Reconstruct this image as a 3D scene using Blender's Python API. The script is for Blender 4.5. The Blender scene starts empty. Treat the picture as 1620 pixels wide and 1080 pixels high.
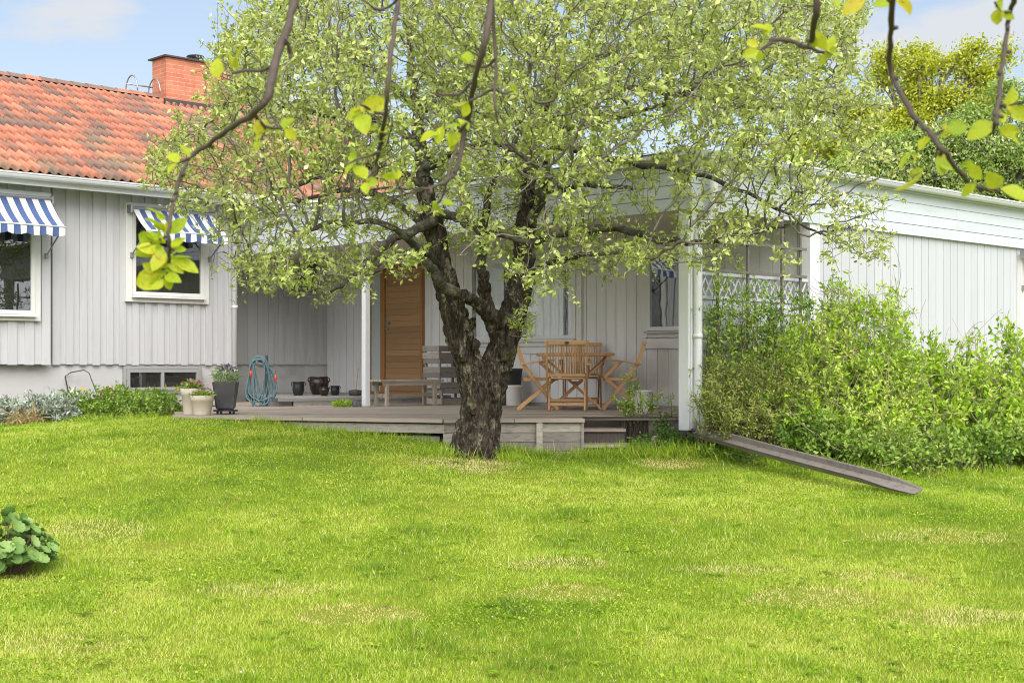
import bpy, bmesh, math, random
import numpy as np
from mathutils import Vector, noise as mnoise
R = math.radians
random.seed(11)
rng = np.random.default_rng(11)
S = bpy.context.scene
COL = S.collection

# ------------------------------------------------------------------ camera, sky, sun
TH = R(43.5)                       # the house stands turned 43.5 degrees to the line of sight
CT, ST = math.cos(TH), math.sin(TH)
F = 2217.0                         # focal length in photo pixels, horizon on row 577
cam = bpy.data.cameras.new('camera')
cam.sensor_width = 36; cam.lens = F/1620*36
cam.shift_y = 37/1620
cam.clip_start = .05; cam.clip_end = 2000
cam.dof.use_dof = True; cam.dof.focus_distance = 16.0; cam.dof.aperture_fstop = 8.5
co = bpy.data.objects.new('camera', cam); COL.objects.link(co)
co.rotation_euler = (R(90), 0, -TH)
S.camera = co

SUN_EL, SUN_AZ = R(40), R(168)    # azimuth relative to the line of sight, clockwise
S.view_settings.view_transform = 'Standard'; S.view_settings.look = 'None'
S.view_settings.exposure = 1.42; S.view_settings.gamma = 1
S.render.engine = 'CYCLES'; S.cycles.diffuse_bounces = 8; S.cycles.max_bounces = 14; S.cycles.filter_width = 1.0
W = bpy.data.worlds.new('World'); S.world = W; W.use_nodes = True
nt = W.node_tree; nt.nodes.clear()
def N(t, ty, **k):
    n = t.nodes.new(ty)
    for a, b in k.items(): setattr(n, a, b)
    return n
sky = N(nt, 'ShaderNodeTexSky', sky_type='NISHITA', sun_disc=False, sun_elevation=SUN_EL)
# world direction towards the sun
sa = TH + SUN_AZ                   # compass-like angle from +Y, clockwise
sdir = Vector((math.sin(sa)*math.cos(SUN_EL), math.cos(sa)*math.cos(SUN_EL), math.sin(SUN_EL)))
sky.sun_rotation = sa
sky.air_density = 1.0; sky.dust_density = 0.6; sky.ozone_density = 1.4
bg = N(nt, 'ShaderNodeBackground'); bg.inputs[1].default_value = .0625
wo = N(nt, 'ShaderNodeOutputWorld')
tc = N(nt, 'ShaderNodeTexCoord')
sep = N(nt, 'ShaderNodeSeparateXYZ'); nt.links.new(tc.outputs['Generated'], sep.inputs[0])
mp = N(nt, 'ShaderNodeMapping'); mp.inputs['Scale'].default_value = (2.2, 2.2, 7.5)
mp.inputs['Location'].default_value = (.3, 1.1, .15)
nt.links.new(tc.outputs['Generated'], mp.inputs[0])
no = N(nt, 'ShaderNodeTexNoise'); no.inputs['Scale'].default_value = 2.1; no.inputs['Detail'].default_value = 7
no.inputs['Roughness'].default_value = .55
nt.links.new(mp.outputs[0], no.inputs[0])
cr = N(nt, 'ShaderNodeValToRGB'); cr.color_ramp.elements[0].position = .47; cr.color_ramp.elements[1].position = .63
cr.color_ramp.elements[1].color = (.95, .95, .95, 1)
nt.links.new(no.outputs[0], cr.inputs[0])
# thin veil that whitens the whole sky a little, more towards the horizon
hz = N(nt, 'ShaderNodeMapRange'); hz.inputs[1].default_value = 0; hz.inputs[2].default_value = .34
hz.inputs[3].default_value = .74; hz.inputs[4].default_value = .22
nt.links.new(sep.outputs[2], hz.inputs[0])
mxf = N(nt, 'ShaderNodeMath', operation='MAXIMUM')
nt.links.new(cr.outputs[0], mxf.inputs[0]); nt.links.new(hz.outputs[0], mxf.inputs[1])
mix = N(nt, 'ShaderNodeMix', data_type='RGBA')
mix.inputs[7].default_value = (4.6, 4.75, 5.0, 1)      # cloud radiance, same units as the sky
nt.links.new(mxf.outputs[0], mix.inputs[0]); nt.links.new(sky.outputs[0], mix.inputs[6])
# unseen bright cloud added behind the viewer, as fill for facade and porch
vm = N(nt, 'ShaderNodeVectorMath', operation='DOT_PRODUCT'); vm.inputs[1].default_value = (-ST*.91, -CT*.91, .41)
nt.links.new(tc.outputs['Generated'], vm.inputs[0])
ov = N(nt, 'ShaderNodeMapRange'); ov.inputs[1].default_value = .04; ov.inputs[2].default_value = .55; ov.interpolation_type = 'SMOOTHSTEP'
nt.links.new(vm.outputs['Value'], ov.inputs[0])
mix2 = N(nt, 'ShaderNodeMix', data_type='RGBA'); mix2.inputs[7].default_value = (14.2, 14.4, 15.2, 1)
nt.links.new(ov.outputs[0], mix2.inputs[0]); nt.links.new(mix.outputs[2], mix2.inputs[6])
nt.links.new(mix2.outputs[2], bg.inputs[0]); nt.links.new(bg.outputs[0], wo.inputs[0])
sl = bpy.data.lights.new('sun', 'SUN'); sl.energy = 1.5; sl.angle = R(50); sl.color = (1, .95, .88)
so = bpy.data.objects.new('sun', sl); COL.objects.link(so)
so.rotation_euler = sdir.to_track_quat('Z', 'Y').to_euler()
so.location = (0, 0, 30)

# ------------------------------------------------------------------ measuring helpers
def C(lat, d, z=0.0):              # metres right of / along the line of sight -> world
    return np.array((lat*CT + d*ST, d*CT - lat*ST, z))
def P(px, py, d):                  # a photo position at distance d -> world
    return C((px-810)/F*d, d, (577-py)/F*d)
def on_y(px, y):                   # x where photo column px meets the plane y
    r = (px-810)/F
    return y*(ST + r*CT)/(CT - r*ST)
def on_x(px, x):                   # y where photo column px meets the plane x
    r = (px-810)/F
    return x*(CT - r*ST)/(ST + r*CT)
def dep(x, y): return x*ST + y*CT
def zat(py, x, y): return (577-py)/F*dep(x, y)

# ------------------------------------------------------------------ object helpers
def wloc(o):
    v = Vector((0, 0, 0))
    while o is not None:
        v += o.location; o = o.parent
    return np.array(v)
def tag(o, label=None, cat=None, group=None, kind=None):
    if label: o['label'] = label
    if cat: o['category'] = cat
    if group: o['group'] = group
    if kind: o['kind'] = kind
    return o
def thing(name, loc, label, cat, group=None, rz=0):
    o = bpy.data.objects.new(name, None); COL.objects.link(o)
    o.location = [float(a) for a in loc]; o.rotation_euler = (0, 0, rz); o.empty_display_size = .1
    return tag(o, label, cat, group)
def link(name, me, mat, parent=None):
    for m in (mat if isinstance(mat, (list, tuple)) else [mat]): me.materials.append(m)
    o = bpy.data.objects.new(name, me); COL.objects.link(o)
    if parent is not None: o.parent = parent
    return o
def copy_tree(o, parent=None):
    c = o.copy(); COL.objects.link(c)
    if parent is not None: c.parent = parent
    for ch in list(o.children): copy_tree(ch, c)
    return c
def np_mesh(name, V, faces, mat, parent=None, tint=None, smooth=False, base=None, local=False, mi=None):
    """faces: list of (n,k) index arrays; tint per vertex; top-level meshes get their origin at `base`"""
    V = np.asarray(V, dtype=np.float64).reshape(-1, 3)
    org = np.zeros(3)
    if parent is not None and not local: org = wloc(parent)
    elif base is not None: org = np.asarray(base, float)
    elif parent is None and len(V):
        org = np.array(((V[:,0].min()+V[:,0].max())/2, (V[:,1].min()+V[:,1].max())/2, V[:,2].min()))
    me = bpy.data.meshes.new(name)
    faces = [np.asarray(f, dtype=np.int32) for f in faces if len(f)]
    loops = np.concatenate([f.ravel() for f in faces])
    tot = np.concatenate([np.full(len(f), f.shape[1], np.int32) for f in faces])
    start = np.concatenate(([0], np.cumsum(tot)[:-1])).astype(np.int32)
    me.vertices.add(len(V)); me.vertices.foreach_set('co', (V-org).astype(np.float32).ravel())
    me.loops.add(len(loops)); me.loops.foreach_set('vertex_index', loops)
    me.polygons.add(len(tot)); me.polygons.foreach_set('loop_start', start); me.polygons.foreach_set('loop_total', tot)
    if smooth: me.polygons.foreach_set('use_smooth', np.ones(len(tot), bool))
    if mi is not None: me.polygons.foreach_set('material_index', np.asarray(mi, np.int32))
    me.update(calc_edges=True)
    a = me.attributes.new('tint', 'FLOAT', 'POINT')
    t = np.full(len(V), .5, np.float32) if tint is None else np.asarray(tint, np.float32)
    a.data.foreach_set('value', t)
    o = link(name, me, mat, parent)
    if parent is None: o.location = org
    return o

class MB:
    """collects boxes, bars, tubes and turned shapes into ONE mesh"""
    def __init__(self, o=(0, 0), u=(1, 0), n=(0, -1)):
        self.v = []; self.f = []; self.t = []; self.mi = []; self.m = 0; self.tv = .5
        self.frame(o, u, n)
    def frame(self, o, u, n): self.o, self.u, self.n = np.array(o, float), np.array(u, float), np.array(n, float)
    def L(self, s, d, z):
        p = self.o + self.u*s + self.n*d
        return (p[0], p[1], z)
    def add(self, vs, fs, tint=None):
        b = len(self.v); self.v += [tuple(map(float, q)) for q in vs]
        self.t += [self.tv if tint is None else tint]*len(vs)
        for f in fs: self.f.append(tuple(i+b for i in f)); self.mi.append(self.m)
    def box(self, s0, s1, d0, d1, z0, z1, tint=None, skip=()):
        vs = [self.L(s, d, z) for z in (z0, z1) for d in (d0, d1) for s in (s0, s1)]
        fs = [(0,1,3,2), (4,6,7,5), (0,4,5,1), (2,3,7,6), (0,2,6,4), (1,5,7,3)]
        self.add(vs, [f for k, f in enumerate(fs) if k not in skip], tint)
    def bar(self, p, q, w, h, up=(0, 0, 1), tint=None):
        p, q = np.array(p, float), np.array(q, float); d = q-p; d /= np.linalg.norm(d)
        a = np.cross(up, d); la = np.linalg.norm(a)
        a = a/la if la > 1e-6 else np.array((1., 0, 0))
        b = np.cross(d, a)
        vs = [e + a*sx*w/2 + b*sy*h/2 for e in (p, q) for sx, sy in ((-1,-1), (1,-1), (1,1), (-1,1))]
        self.add(vs, [(3,2,1,0), (4,5,6,7), (0,1,5,4), (1,2,6,5), (2,3,7,6), (3,0,4,7)], tint)
    def tube(self, pts, r, sides=8, cap=True, tint=None, closed=False):
        pts = [np.array(p, float) for p in pts]; n = len(pts)
        r = [r]*n if np.isscalar(r) else list(r)
        b = len(self.v); prev = None; ring = []
        for i in range(n):
            d = pts[min(i+1, n-1)] - pts[max(i-1, 0)]; d = d/(np.linalg.norm(d)+1e-9)
            if prev is None:
                a = np.cross(d, (0, 0, 1)); a = a if np.linalg.norm(a) > .05 else np.cross(d, (1., 0, 0))
            else: a = prev - d*np.dot(prev, d)
            a = a/(np.linalg.norm(a)+1e-9); prev = a; c = np.cross(d, a)
            for k in range(sides):
                w = 2*math.pi*k/sides
                ring.append(pts[i] + (a*math.cos(w) + c*math.sin(w))*r[i])
        fs = [(i*sides+k, i*sides+(k+1) % sides, (i+1)*sides+(k+1) % sides, (i+1)*sides+k) for i in range(n-1) for k in range(sides)]
        if cap: fs += [tuple(range(sides))[::-1], tuple((n-1)*sides+k for k in range(sides))]
        self.add(ring, fs, tint)
    def lathe(self, c, prof, seg=20, sq=0.0, rot=0, tint=None):
        """prof: (radius, z) pairs bottom to top; sq>0 squares the outline"""
        vs = []
        for r, z in prof:
            for k in range(seg):
                w = 2*math.pi*(k+.5)/seg
                x, y = math.cos(w), math.sin(w)
                if sq: m = (abs(x)**(2+sq*8) + abs(y)**(2+sq*8))**(-1/(2+sq*8)); x, y = x*m, y*m
                x, y = x*math.cos(rot)-y*math.sin(rot), x*math.sin(rot)+y*math.cos(rot)
                vs.append((c[0]+r*x, c[1]+r*y, c[2]+z))
        n = len(prof)
        fs = [(i*seg+k, i*seg+(k+1) % seg, (i+1)*seg+(k+1) % seg, (i+1)*seg+k) for i in range(n-1) for k in range(seg)]
        fs += [tuple(range(seg))[::-1], tuple((n-1)*seg+k for k in range(seg))]
        self.add(vs, fs, tint)
    def prism(self, poly, z0, z1, tint=None):
        n = len(poly); vs = [(p[0], p[1], z0) for p in poly] + [(p[0], p[1], z1) for p in poly]
        self.add(vs, [tuple(range(n))[::-1], tuple(range(n, 2*n))] + [(i, (i+1) % n, n+(i+1) % n, n+i) for i in range(n)], tint)
    def quad(self, a, b, c, d, tint=None): self.add([a, b, c, d], [(0, 1, 2, 3)], tint)
    def build(self, name, mat, parent=None, smooth=False, local=False, bevel=0, base=None):
        V = np.array(self.v); org = np.zeros(3)
        if parent is not None and not local: org = wloc(parent)
        elif base is not None: org = np.asarray(base, float)
        elif parent is None and not local:
            org = np.array(((V[:,0].min()+V[:,0].max())/2, (V[:,1].min()+V[:,1].max())/2, V[:,2].min()))
        me = bpy.data.meshes.new(name); me.from_pydata((V-org).tolist(), [], self.f)
        a = me.attributes.new('tint', 'FLOAT', 'POINT'); a.data.foreach_set('value', np.array(self.t, np.float32))
        me.polygons.foreach_set('material_index', np.array(self.mi, np.int32))
        if smooth: me.polygons.foreach_set('use_smooth', np.ones(len(self.f), bool))
        me.update()
        bm = bmesh.new(); bm.from_mesh(me); bmesh.ops.recalc_face_normals(bm, faces=bm.faces); bm.to_mesh(me); bm.free()
        o = link(name, me, mat, parent)
        if parent is None and not local: o.location = org
        if bevel:
            m = o.modifiers.new('bevel', 'BEVEL'); m.width = bevel; m.segments = 2; m.limit_method = 'ANGLE'; m.angle_limit = R(40)
        return o

# ------------------------------------------------------------------ materials
def newmat(name):
    m = bpy.data.materials.new(name); m.use_nodes = True; t = m.node_tree; t.nodes.clear()
    out = N(t, 'ShaderNodeOutputMaterial'); b = N(t, 'ShaderNodeBsdfPrincipled')
    t.links.new(b.outputs[0], out.inputs[0])
    return m, t, b, out
def ramp(t, fac, cols, pos=None):
    r = N(t, 'ShaderNodeValToRGB'); e = r.color_ramp.elements
    n = len(cols)
    while len(e) < n: e.new(.5)
    for i, c in enumerate(cols):
        e[i].position = i/(n-1) if pos is None else pos[i]
        e[i].color = (*c, 1)
    t.links.new(fac, r.inputs[0])
    return r.outputs[0]
def tex(t, kind, scale, detail=4, vec=(1, 1, 1), rough=.6, coord='Object'):
    c = N(t, 'ShaderNodeTexCoord'); m = N(t, 'ShaderNodeMapping'); m.inputs['Scale'].default_value = vec
    t.links.new(c.outputs[coord], m.inputs[0])
    if kind == 'noise':
        n = N(t, 'ShaderNodeTexNoise'); n.inputs['Scale'].default_value = scale; n.inputs['Detail'].default_value = detail
        n.inputs['Roughness'].default_value = rough
    else:
        n = N(t, 'ShaderNodeTexVoronoi'); n.inputs['Scale'].default_value = scale
    t.links.new(m.outputs[0], n.inputs[0])
    return n.outputs[0]
def mixc(t, fac, a, b, mode='MIX'):
    m = N(t, 'ShaderNodeMix', data_type='RGBA', blend_type=mode)
    for s, k in ((fac, 0), (a, 6), (b, 7)):
        if isinstance(s, (int, float)): m.inputs[k].default_value = s
        elif isinstance(s, tuple): m.inputs[k].default_value = (*s, 1)
        else: t.links.new(s, m.inputs[k])
    return m.outputs[2]
def mth(t, op, a, b):
    m = N(t, 'ShaderNodeMath', operation=op)
    for s, k in ((a, 0), (b, 1)):
        if isinstance(s, (int, float)): m.inputs[k].default_value = s
        else: t.links.new(s, m.inputs[k])
    return m.outputs[0]
def attr(t, name='tint'):
    a = N(t, 'ShaderNodeAttribute'); a.attribute_name = name
    return a.outputs['Fac']
def bump(t, b, h, strength=.3, dist=.01):
    u = N(t, 'ShaderNodeBump'); u.inputs['Strength'].default_value = strength; u.inputs['Distance'].default_value = dist
    t.links.new(h, u.inputs['Height']); t.links.new(u.outputs[0], b.inputs['Normal'])
def surf(name, ca, cb, rough=.6, scale=6, vec=(1, 1, 1), tint=.3, bs=.15, bscale=40, bvec=None, dirt=None, spec=.4, metal=0, dist=.004):
    """two-tone surface: noise between ca and cb, each piece's own tint, fine grain in the bump, optional stains"""
    m, t, b, _ = newmat(name)
    c = mixc(t, tex(t, 'noise', scale, 5, vec), ca, cb)
    if tint:
        v = mth(t, 'MULTIPLY_ADD', attr(t), tint); v.node.inputs[2].default_value = 1-tint/2
        h = N(t, 'ShaderNodeHueSaturation'); t.links.new(v, h.inputs['Value']); t.links.new(c, h.inputs['Color']); c = h.outputs[0]
    if dirt:
        dc, amt, dsc = dirt
        f = ramp(t, tex(t, 'noise', dsc, 6, vec), [(0, 0, 0), (0, 0, 0), (amt, amt, amt)], [0, .52, .75])
        c = mixc(t, f, c, dc)
    t.links.new(c, b.inputs['Base Color'])
    b.inputs['Roughness'].default_value = rough; b.inputs['Specular IOR Level'].default_value = spec; b.inputs['Metallic'].default_value = metal
    if bs: bump(t, b, tex(t, 'noise', bscale, 5, bvec or vec), bs, dist)
    return m
def leafmat(name, cols, pos=None, trans=.35, rough=.5):
    m, t, b, out = newmat(name)
    c = ramp(t, attr(t), cols, pos)
    t.links.new(c, b.inputs['Base Color']); b.inputs['Roughness'].default_value = rough; b.inputs['Specular IOR Level'].default_value = .3
    tr = N(t, 'ShaderNodeBsdfTranslucent')
    h = N(t, 'ShaderNodeHueSaturation'); h.inputs['Saturation'].default_value = 1.1; h.inputs['Value'].default_value = 1.05
    t.links.new(c, h.inputs['Color']); t.links.new(h.outputs[0], tr.inputs[0])
    mx = N(t, 'ShaderNodeMixShader'); mx.inputs[0].default_value = trans
    t.links.new(b.outputs[0], mx.inputs[1]); t.links.new(tr.outputs[0], mx.inputs[2]); t.links.new(mx.outputs[0], out.inputs[0])
    return m
GV = (9, 9, .55)
M = {}
M['grey_paint'] = surf('grey_paint', (.44, .437, .448), (.51, .507, .518), .62, 2.2, GV, .10, .2, 30, dirt=((.36, .36, .33), .35, 3.0))
M['lightened_porch_paint'] = surf('lightened_porch_paint', (.64, .63, .625), (.72, .71, .705), .62, 2.2, GV, .10, .2, 30, dirt=((.36, .36, .33), .3, 3.0))  # pale paint, lightened further to make up for the dim porch light
M['white_paint'] = surf('white_paint', (.62, .63, .645), (.70, .71, .72), .5, 1.6, (2, 2, .8), .06, .12, 30, dirt=((.5, .51, .47), .35, 1.6))
M['pale_siding'] = surf('pale_siding', (.42, .43, .45), (.49, .50, .52), .6, 2.2, GV, .10, .2, 30, dirt=((.45, .45, .42), .45, 2.6))
M['fascia_paint'] = surf('fascia_paint', (.47, .505, .53), (.545, .575, .60), .6, 1.6, (.7, .7, 7), .10, .2, 30, dirt=((.40, .43, .42), .5, 1.5))
M['soffit'] = surf('soffit', (.62, .59, .53), (.70, .67, .61), .7, 3, tint=.1)
M['plinth'] = surf('plinth', (.42, .415, .41), (.50, .495, .485), .9, 1.6, tint=0, bs=.35, bscale=60, dirt=((.22, .22, .20), .75, 1.3), dist=.006)
M['cream_paint'] = surf('cream_paint', (.60, .59, .57), (.68, .67, .65), .45, 2, tint=.05, bs=.06)
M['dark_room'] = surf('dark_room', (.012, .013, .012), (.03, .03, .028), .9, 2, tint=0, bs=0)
M['curtain'] = surf('curtain', (.70, .70, .72), (.80, .80, .82), .9, 3, tint=0, bs=.1)
M['grey_frame'] = surf('grey_frame', (.26, .26, .255), (.34, .34, .33), .6, 4, tint=.1, bs=.1)
M['metal_dark'] = surf('metal_dark', (.05, .05, .055), (.09, .09, .095), .45, 8, tint=.1, bs=.05, metal=.6)
M['metal_grey'] = surf('metal_grey', (.28, .28, .28), (.38, .38, .38), .4, 8, tint=.1, bs=.05, metal=.7)
M['roof_metal'] = surf('roof_metal', (.74, .75, .76), (.82, .83, .84), .4, 2, tint=.05, bs=.05, dirt=((.45, .45, .43), .4, 2))
M['teak'] = surf('teak', (.40, .215, .095), (.58, .36, .18), .5, 3, (14, 14, 1.2), .45, .2, 30, spec=.35)
M['door_wood'] = surf('door_wood', (.25, .13, .055), (.41, .25, .12), .42, 2.6, (1.0, 1.0, 22), .35, .15, 30, spec=.5)
M['door_frame'] = surf('door_frame', (.26, .12, .04), (.38, .18, .065), .5, 3, (14, 14, 1), .2, .1, 30)
M['grey_wood'] = surf('grey_wood', (.20, .175, .15), (.36, .325, .285), .8, 2.5, (3, 3, 12), .7, .4, 25, dirt=((.07, .06, .05), .7, 3.5))
M['bench_wood'] = surf('bench_wood', (.24, .20, .155), (.36, .31, .25), .8, 3, (5, 5, 5), .4, .3, 40)
M['deck_wood'] = surf('deck_wood', (.245, .20, .155), (.37, .315, .26), .75, 1.4, (1, 1, 1), .45, .3, 30, dirt=((.12, .10, .08), .5, 1.3))
M['dark_shade_wood'] = surf('dark_shade_wood', (.06, .05, .045), (.12, .10, .085), .8, 3, (8, 8, 1), .5, .3, 30)
M['trellis_wood'] = surf('trellis_wood', (.11, .095, .085), (.19, .17, .155), .8, 3, (8, 8, 1), .4, .2, 30)
M['stone'] = surf('stone', (.20, .19, .185), (.32, .31, .29), .85, 4, tint=.3, bs=.6, bscale=14, dist=.02)
M['dark_stone'] = surf('dark_stone', (.06, .06, .065), (.13, .125, .12), .7, 6, tint=0, bs=.6, bscale=14, dist=.02)
M['white_stone'] = surf('white_stone', (.52, .50, .47), (.68, .66, .62), .9, 4, tint=0, bs=.5, bscale=18, dirt=((.25, .23, .20), .7, 3))
M['glaze'] = surf('glaze', (.012, .009, .008), (.035, .018, .012), .22, 4, tint=.3, bs=.05, spec=.6)
M['glaze_black'] = surf('glaze_black', (.010, .010, .011), (.02, .02, .022), .3, 4, tint=0, bs=.05, spec=.6)
M['beige_pot'] = surf('beige_pot', (.40, .34, .26), (.48, .42, .34), .8, 5, tint=.1, bs=.2, dirt=((.25, .2, .14), .6, 4))
M['dark_pot'] = surf('dark_pot', (.035, .034, .036), (.07, .066, .068), .6, 6, tint=0, bs=.3, dirt=((.16, .15, .15), .5, 3))
M['white_pot'] = surf('white_pot', (.62, .60, .56), (.70, .68, .64), .5, 4, tint=0, bs=.05)
M['hose'] = surf('hose', (.07, .14, .16), (.12, .20, .22), .45, 8, tint=.5, bs=0)
M['red_plastic'] = surf('red_plastic', (.5, .05, .03), (.6, .08, .04), .4, 4, tint=0, bs=0)
M['awning_white'] = surf('awning_white', (.62, .62, .62), (.68, .68, .68), .85, 8, tint=.05, bs=.1, bscale=200)
M['awning_blue'] = surf('awning_blue', (.05, .085, .20), (.07, .11, .25), .85, 8, tint=.05, bs=.1, bscale=200)
M['soil'] = surf('soil', (.05, .035, .025), (.10, .075, .055), .95, 8, tint=0, bs=.8, bscale=25, dist=.03)
M['chute'] = surf('chute', (.17, .145, .125), (.30, .27, .245), .6, 3, (3, 3, 3), .1, .2, 40, metal=.3, dirt=((.06, .05, .04), .6, 4))
M['twig'] = surf('twig', (.10, .085, .068), (.22, .195, .16), .85, 9, tint=.5, bs=.3, bscale=60)
M['near_twig'] = surf('near_twig', (.04, .028, .020), (.10, .075, .055), .7, 40, tint=.2, bs=.4, bscale=160)
M['dead_twig'] = surf('dead_twig', (.26, .21, .14), (.40, .33, .24), .85, 9, tint=.4, bs=.2)
M['red_twig'] = surf('red_twig', (.10, .07, .05), (.20, .15, .11), .85, 9, tint=.5, bs=.2)

def bark():
    m, t, b, _ = newmat('bark')
    n1 = tex(t, 'noise', 9, 7, (2.2, 2.2, .7), .75)
    c = ramp(t, n1, [(.010, .007, .005), (.028, .020, .015), (.075, .058, .044), (.17, .135, .105)], [.30, .46, .58, .74])
    n2 = tex(t, 'noise', 4.5, 8, (1.8, 1.8, 1.0), .8)
    f = ramp(t, n2, [(0, 0, 0), (0, 0, 0), (.9, .9, .9)], [0, .535, .60])
    li = ramp(t, tex(t, 'noise', 34, 3), [(.10, .09, .055), (.22, .20, .135), (.34, .32, .25)], [.3, .5, .7])
    c = mixc(t, f, c, li)
    g = ramp(t, tex(t, 'noise', 3.1, 5), [(0, 0, 0), (0, 0, 0), (.6, .6, .6)], [0, .57, .68])
    c = mixc(t, g, c, (.05, .06, .012))
    t.links.new(c, b.inputs['Base Color']); b.inputs['Roughness'].default_value = .9; b.inputs['Specular IOR Level'].default_value = .2
    h = mth(t, 'ADD', tex(t, 'voronoi', 22, vec=(1.6, 1.6, .45)), tex(t, 'noise', 50, 5, (1, 1, .5)))
    bump(t, b, h, 1.0, .03)
    return m
M['bark'] = bark()
def limbmat():
    m, t, b, _ = newmat('limb_bark')
    c = ramp(t, tex(t, 'noise', 9, 7, rough=.75), [(.014, .011, .008), (.055, .045, .034), (.14, .13, .095), (.30, .29, .22)], [.30, .48, .60, .74])
    t.links.new(c, b.inputs['Base Color']); b.inputs['Roughness'].default_value = .9
    bump(t, b, tex(t, 'noise', 45, 5), .8, .02)
    return m
M['limb'] = limbmat()

def tiles():
    m, t, b, _ = newmat('roof_tile')
    c = ramp(t, attr(t), [(.145, .105, .09), (.22, .13, .10), (.35, .135, .085), (.42, .165, .10), (.48, .215, .14)], [0, .32, .46, .65, 1])
    n = tex(t, 'noise', .55, 5, (1, 1, 1), .65)
    f = ramp(t, n, [(0, 0, 0), (0, 0, 0), (.85, .85, .85)], [0, .50, .66])
    c = mixc(t, f, c, (.25, .21, .125))
    f2 = ramp(t, tex(t, 'noise', 14, 5), [(.35, .35, .35), (0, 0, 0)], [.3, .5])
    c = mixc(t, f2, c, (.16, .10, .075))
    t.links.new(c, b.inputs['Base Color']); b.inputs['Roughness'].default_value = .8; b.inputs['Specular IOR Level'].default_value = .3
    bump(t, b, tex(t, 'noise', 40, 5), .3, .01)
    return m
M['tile'] = tiles()
def bricks():
    m, t, b, _ = newmat('brick')
    uv = N(t, 'ShaderNodeAttribute'); uv.attribute_name = 'buv'
    br = N(t, 'ShaderNodeTexBrick')
    t.links.new(uv.outputs['Vector'], br.inputs['Vector'])
    for k, v in (('Scale', 1), ('Mortar Size', .007), ('Brick Width', .25), ('Row Height', .075), ('Mortar Smooth', .2), ('Bias', 0)): br.inputs[k].default_value = v
    br.inputs['Color1'].default_value = (.42, .125, .065, 1); br.inputs['Color2'].default_value = (.54, .19, .10, 1)
    br.inputs['Mortar'].default_value = (.46, .28, .21, 1)
    c = mixc(t, ramp(t, tex(t, 'noise', 5, 5), [(.4, .4, .4), (0, 0, 0)], [.35, .6]), br.outputs[0], (.30, .10, .06))
    t.links.new(c, b.inputs['Base Color']); b.inputs['Roughness'].default_value = .85
    h = mth(t, 'SUBTRACT', tex(t, 'noise', 60, 4), br.outputs[1]); bump(t, b, h, .5, .01)
    return m
M['brick'] = bricks()
def glass():
    m, t, b, out = newmat('window_glass')
    tr = N(t, 'ShaderNodeBsdfTransparent'); tr.inputs[0].default_value = (.95, .97, .96, 1)
    gl = N(t, 'ShaderNodeBsdfGlossy'); gl.inputs['Roughness'].default_value = .008
    lw = N(t, 'ShaderNodeLayerWeight'); lw.inputs[0].default_value = .5      # same from both sides of the pane
    fr = mth(t, 'POWER', lw.outputs['Facing'], 5).node; fm = mth(t, 'MULTIPLY_ADD', fr.outputs[0], .85).node; fm.inputs[2].default_value = .10; fr = fm
    bp = N(t, 'ShaderNodeBump'); bp.inputs['Strength'].default_value = .05; bp.inputs['Distance'].default_value = .02
    t.links.new(tex(t, 'noise', 1.6, 2), bp.inputs['Height']); t.links.new(bp.outputs[0], gl.inputs['Normal'])
    mx = N(t, 'ShaderNodeMixShader'); t.links.new(fr.outputs[0], mx.inputs[0])
    t.links.new(tr.outputs[0], mx.inputs[1]); t.links.new(gl.outputs[0], mx.inputs[2]); t.links.new(mx.outputs[0], out.inputs[0])
    return m
M['glass'] = glass()
M['frosted'] = surf('frosted', (.36, .41, .40), (.50, .55, .54), .25, .8, (1, 1, 1.2), 0, 0, spec=.6)

M['apple_leaf'] = leafmat('apple_leaf', [(.19, .26, .05), (.36, .43, .10), (.52, .57, .18), (.66, .69, .36), (.78, .78, .56)], [0, .3, .6, .85, 1], .33)
M['near_leaf'] = leafmat('near_leaf', [(.30, .42, .02), (.46, .56, .03), (.60, .62, .04), (.68, .58, .05)], [0, .4, .8, 1], .55, .4)
def near_leaf():
    m = M['near_leaf']; t = m.node_tree; b = next(n for n in t.nodes if n.type == 'BSDF_PRINCIPLED'); tr = next(n for n in t.nodes if n.type == 'BSDF_TRANSLUCENT')
    src = b.inputs['Base Color'].links[0].from_socket
    f = ramp(t, tex(t, 'noise', 75, 5), [(.55, .55, .55), (0, 0, 0), (0, 0, 0), (.5, .5, .5)], [.28, .42, .56, .72])
    c = mixc(t, f, src, (.20, .30, .02)); f2 = ramp(t, tex(t, 'noise', 22, 3), [(0, 0, 0), (0, 0, 0), (.6, .6, .6)], [0, .55, .7]); c = mixc(t, f2, c, (.62, .46, .04))
    t.links.new(c, b.inputs['Base Color']); t.links.new(c, tr.inputs[0]); bump(t, b, tex(t, 'voronoi', 160), .4, .002)
near_leaf()
M['shrub_leaf'] = leafmat('shrub_leaf', [(.12, .25, .02), (.28, .46, .035), (.42, .58, .06), (.55, .66, .13)], None, .35)
M['rose_leaf'] = leafmat('rose_leaf', [(.11, .22, .03), (.23, .38, .05), (.35, .50, .08), (.45, .55, .15)], None, .35)
M['olive_leaf'] = leafmat('olive_leaf', [(.12, .18, .035), (.24, .32, .055), (.37, .45, .08), (.50, .52, .15)], None, .3)
M['dark_leaf'] = leafmat('dark_leaf', [(.025, .055, .012), (.05, .11, .02), (.09, .18, .03), (.15, .25, .05)], None, .25)
M['silver_leaf'] = leafmat('silver_leaf', [(.14, .20, .10), (.28, .34, .24), (.42, .47, .40), (.52, .55, .50)], None, .15)
M['bed_leaf'] = leafmat('bed_leaf', [(.06, .14, .02), (.14, .26, .03), (.24, .38, .05), (.34, .46, .10)], None, .3)
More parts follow.
